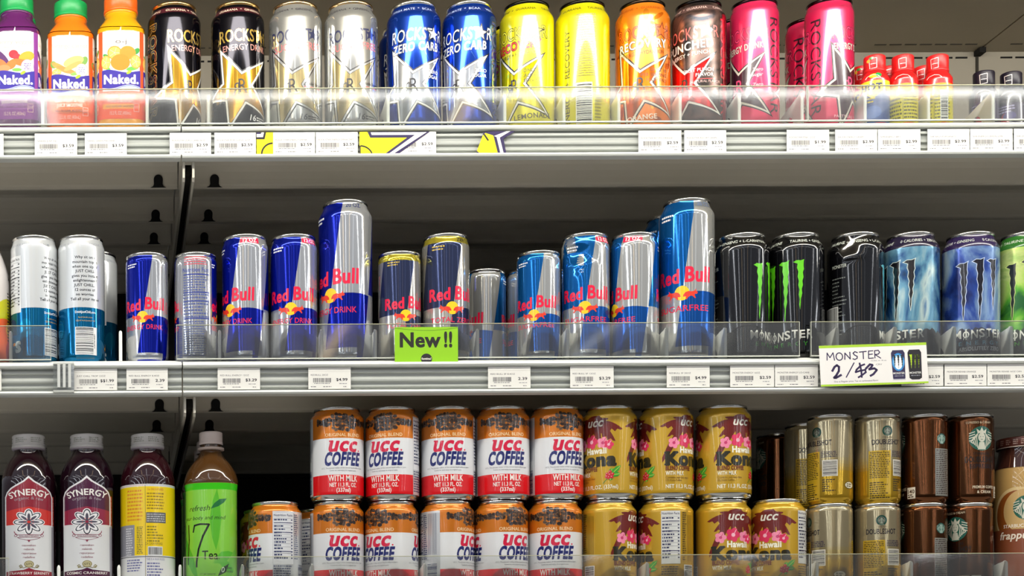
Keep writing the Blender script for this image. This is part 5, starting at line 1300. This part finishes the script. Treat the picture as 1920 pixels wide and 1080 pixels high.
for a, b, t, pr, wh in ((-76, 3, 'ENERGY', '$2.39', 'cut by the left edge of the middle rail'), (139, 220, 'JUST CHILL TROP 12OZ', '$$1.99', 'beside the clear clip on the middle rail'), (237, 315, 'RED BULL ENERGY 8.4OZ', '2.39', 'under the lone short blue can'), (408, 488, 'RED BULL ENERGY 12OZ', '$3.29', 'under the two medium dark blue cans'),
                        (578, 658, 'REDBULL 20OZ', '$4.99', 'under the tall dark blue can'), (915, 995, 'RED BULL SF 8.4OZ', '2.39', 'under the short light blue can'), (1069, 1151, 'RED BULL SF 12OZ', '$3.29', 'under the dented light blue can'), (1250, 1331, 'REDBULL SF 20OZ', '$4.99', 'under the tall light blue can'),
                        (1369, 1452, 'MONSTER ENERGY 16OZ', '$2.59', 'under the first black can with green claws'), (1453, 1534, 'MONSTER ENERGY LO-CARB', '$2.59', 'just left of the handwritten sign'), (1690, 1769, 'MONSTER 16OZ CAN', '$2.59', 'tucked behind the handwritten sign'), (1771, 1850, 'MONSTER REHAB ORANGE', '$2.59', 'under the icy violet-blue can'),
                        (1851, 1931, 'MONSTER REHAB 16OZ CAN', '$2.59', 'cut by the right edge of the middle rail')):
    price_tag(2, a, b, t, pr, wh)

# yellow star strips slid into the top rail
def strip(px0, px1, label, polys, dy=-.0016):
    y = D0 + dy; a = P3(px0, 249 - (px0 - 345) * ROLL, y); b = P3(px1, 249 - (px1 - 345) * ROLL, y); k = 1000 / F_PX * y; h = 26.6
    m = MB(); n = 0
    for pts, key in polys:
        q = [((x - px0) * k * .001, -(n * .00006), (h - (yy) * k) * .001) for x, yy in pts]; n += 1
        N = len(q); t = tessellate_polygon([[Vector((c[0], c[2], 0)) for c in q]])
        fs = []
        for f in t:
            ar = sum(q[f[i]][0] * q[f[(i + 1) % 3]][2] - q[f[(i + 1) % 3]][0] * q[f[i]][2] for i in range(3)); fs.append(tuple(f) if ar > 0 else tuple(f)[::-1])
        th = .0003 if n == 1 else .00005
        vs = q + [(c[0], c[1] + th, c[2]) for c in q]
        m.add(vs, fs + [tuple(N + i for i in f[::-1]) for f in fs] + [(i, N + i, N + (i + 1) % N, (i + 1) % N) for i in range(N)], key)
    o = link('promotional_strip', m.mesh('promotional_strip'), None, (a.x, y, a.z - .0266)); tag(o, label, 'label strip', 'yellow star strips in the top rail')
YL, NV, WH, BK = 'f2e400:paper', '2a1c50:paper', 'ece9e0:paper', '1c1820:paper'
def arcpts(cx, cy, r, a0, a1, n=10): return [(cx + r * math.cos(math.radians(a0 + (a1 - a0) * i / n)), cy - r * math.sin(math.radians(a0 + (a1 - a0) * i / n))) for i in range(n + 1)]
strip(481, 512, 'yellow piece of star strip between two price tags under the black and silver cans', [([(481, 0), (512, 0), (512, 41), (481, 41)], YL), ([(481, 0), (499, 0), (496, 13), (481, 13)], BK), ([(481, 3), (489, 3), (490, 0), (495, 0), (493, 9), (481, 9)], WH), ([(481, 0), (489, 0), (488, 3), (481, 3)], NV),
      (arcpts(511, 41, 22, 90, 180) + arcpts(511, 41, 19, 180, 90), BK)])
strip(674, 806, 'long yellow star strip with white and navy slashes under the left blue can', [([(674, 0), (806, 0), (748, 41), (674, 41)], YL), ([(689, 0), (806, 0), (748, 41), (722, 41), (763, 11), (694, 11)], NV), ([(695, 1), (800, 1), (738, 41), (729, 41), (778, 6), (697, 6)], WH), ([(674, 26), (676, 26), (676, 41), (674, 41)], BK), (arcpts(676, 49, 24, 90, 20) + arcpts(676, 49, 21.5, 20, 90), BK)])
strip(893, 966, 'short yellow star scrap with white slash curling out of the rail', [([(906, 2), (920, 0), (938, 0), (950, 0), (966, 0), (944, 14), (949, 41), (893, 41), (905, 8)], NV), ([(905, 8), (910, 3), (925, 8), (933, 41), (900, 41), (894, 37)], YL), ([(926, 9), (950, 0), (957, 0), (937, 12), (944, 41), (938, 41), (931, 11)], WH), ([(906, 6), (909, 5), (917, 17), (914, 18)], BK)])

# green shelf sign
p = Print(1); w, h = 77, 42.5
p.rect(0, 0, w, h, '8cc60c:paper'); p.text('New', 6, 18.5, 17, '17160f:paper', 'l', bold=.042, width=50, layer=2); p.text('!!', 60, 18.5, 17.5, '17160f:paper', 'l', bold=.05, width=10, layer=2)
p.stroke([(w * i / 14, 41.5 - 3.2 * math.sin(math.pi * i / 14)) for i in range(15)], .5, '4a7a10:paper'); p.ell(38.5, 3.8, 6.8, 6.4, '1c1820:paper', n=30); p.text('fontina?', 38.5, 2.8, 2.6, 'e8e8dc:paper', width=12, bold=.03)
a = P3(740, 617, 2.1425); o = link('shelf_sign', flat_mesh('shelf_sign', p, w, h, '8cc60c:paper', .0006), None, (a.x, 2.1425, ZC + FL[2] - .0052)); tag(o, 'bright green card sign reading New!! in the middle rail', 'sign')

# handwritten price sign
p = Print(2); w, h = 130, 50; ink = '2a1a4a:paper'
p.rect(0, 0, w, 2.3, 'a4cc2c:paper'); p.rect(0, h - 3.2, w, h, 'a4cc2c:paper')
def hand(strokes, x, y, s, wd):
    for st in strokes: p.stroke([(x + a * s, y + b * s) for a, b in st], wd, ink, layer=p.n + 1); 
M_ = [[(0, 0), (.4, 9), (3.6, 3), (7.6, 9), (9, -.4)]]
hand(M_, 9, 32, 1.0, 1.2)
hand([[(4 + 4 * math.cos(t * .524 + 1.6), 4.4 + 4.6 * math.sin(t * .524 + 1.6)) for t in range(13)]], 20, 31.6, 1.0, 1.3)
hand([[(0, 0), (.4, 8), (6.6, .4), (6.4, 9)]], 30.5, 32.2, 1.0, 1.3)
hand([[(6.2, 8.2), (3, 9.4), (.8, 7.6), (2.4, 5.4), (5.6, 3.6), (5.4, 1.2), (2.6, -.2), (.2, .8)]], 40, 32, 1.0, 1.3)
hand([[(-.6, 8.4), (8, 9)], [(4, 8.6), (4, 0)]], 49, 32.3, 1.0, 1.3)
hand([[(6, 9.2), (.6, 9), (.3, 0), (6.2, .4)], [(.5, 4.8), (5.4, 5.2)]], 59, 32.6, 1.0, 1.2)
hand([[(0, 0), (0, 9)], [(0, 9), (4.4, 9.4), (6, 7), (4.4, 4.8), (.4, 4.2), (7, -.4)]], 67, 32.8, 1.0, 1.2)
hand([[(0, 8), (3, 13), (6, 15), (8.4, 13), (8, 8), (4.6, 2.6), (1.6, -.2), (4, -.4), (10.6, 3)]], 14.5, 10.5, 1.0, 2.7)
hand([[(0, 0), (10.4, 17.4)]], 31, 10.4, 1.0, 1.4)
hand([[(12, 15.4), (7, 13.6), (2, 9.2), (.6, 6), (6, 7.6), (12.4, 8.6), (13, 5.6), (8, 2), (3.6, -.4)], [(6, 17), (7.6, 8), (7.8, -.4)]], 42, 10.2, 1.0, 2.2)
hand([[(0, 9.4), (5.4, 14.6), (8.6, 13.8), (6.4, 10.4), (4, 8.6), (10.6, 9.6), (13.4, 7.6), (9, 2.6), (5.2, .6)]], 55, 10.6, 1.0, 2.6)
p.text('15.5oz, or 16 oz.', 62, 29, 1.6, '4a4660:paper', 'l', width=19); p.text('-CRV', 67, 24, 1.9, '2a2440:paper', 'l', width=8); p.text('One at Regular price. Tax on carbonated flavor.', 16, 4.6, 1.9, '2a2440:paper', 'l', width=54)
for ox, base, mid, cl in ((86.5, '28204a', '2c8ad0', '12101c'), (106.5, '14101c', None, 'b4d814')):
    p.poly([(ox + 1, 7), (ox + 4, 5), (ox + 13, 5), (ox + 16, 7), (ox + 16.6, 38), (ox + 14.6, 41.6), (ox + 2, 41.6), (ox, 38)], base + ':paper')
    if mid: p.ell(ox + 8.4, 27, 7.6, 11, '2c8ad0:paper'); p.ell(ox + 8.4, 27, 6, 9, '8cc8ec:paper'); p.ell(ox + 8.4, 26, 4.8, 8, 'ecf2f4:paper'); p.rect(ox + 1, 5, ox + 16, 6.4, 'b8b8c0:paper')
    for i, x in enumerate((-4.6, 0, 4.4)): p.poly([(ox + 8.4 + x + a * .30, 34.6 + b * .235) for a, b in CLAW], cl + ':paper', layer=p.n + (1 if i == 0 else 0))
    p.text('MONSTER', ox + 8.4, 12.2, 2.3, 'dcdcd8:paper', width=14, bold=.03); p.small(ox + 3, 9, ox + 14, 11, 1, '8a8c98:paper', ragged=0)
a = P3(1539.5, 725, 2.128)
o = link('shelf_sign', flat_mesh('price_sign', p, w, h, 'e6e3e0:paper', .0006), None, (a.x, 2.128, a.z), (math.radians(-3), math.radians(-1.6), 0)); tag(o, 'white card with green borders, handwritten 2/$3 and two pictured cans', 'sign')
# clear clip on the rail
m = MB(); x0 = P3(100, 690, D0).x; x1 = P3(139, 690, D0).x; z = ZC + FL[2]
m.box((x0, D0 - .0075, z - .0405), (x1, D0 - .0058, z - .0062), 'ffffff:acrylic')
for t in (.2, .46, .72): xx = x0 + (x1 - x0) * t; m.box((xx, D0 - .0088, z - .036), (xx + .0035, D0 - .0075, z - .008), 'ccceca:plastic')
m.box((x0, D0 - .0080, z - .0420), (x1, D0 - .0052, z - .0392), 'b4b6b0:plastic'); m.box((x0, D0 - .0080, z - .0078), (x1, D0 - .0052, z - .0058), 'c8cac4:plastic')
o = link('label_clip', m.mesh('label_clip')); tag(o, 'clear plastic clip on the middle rail under the teal cans', 'clip')
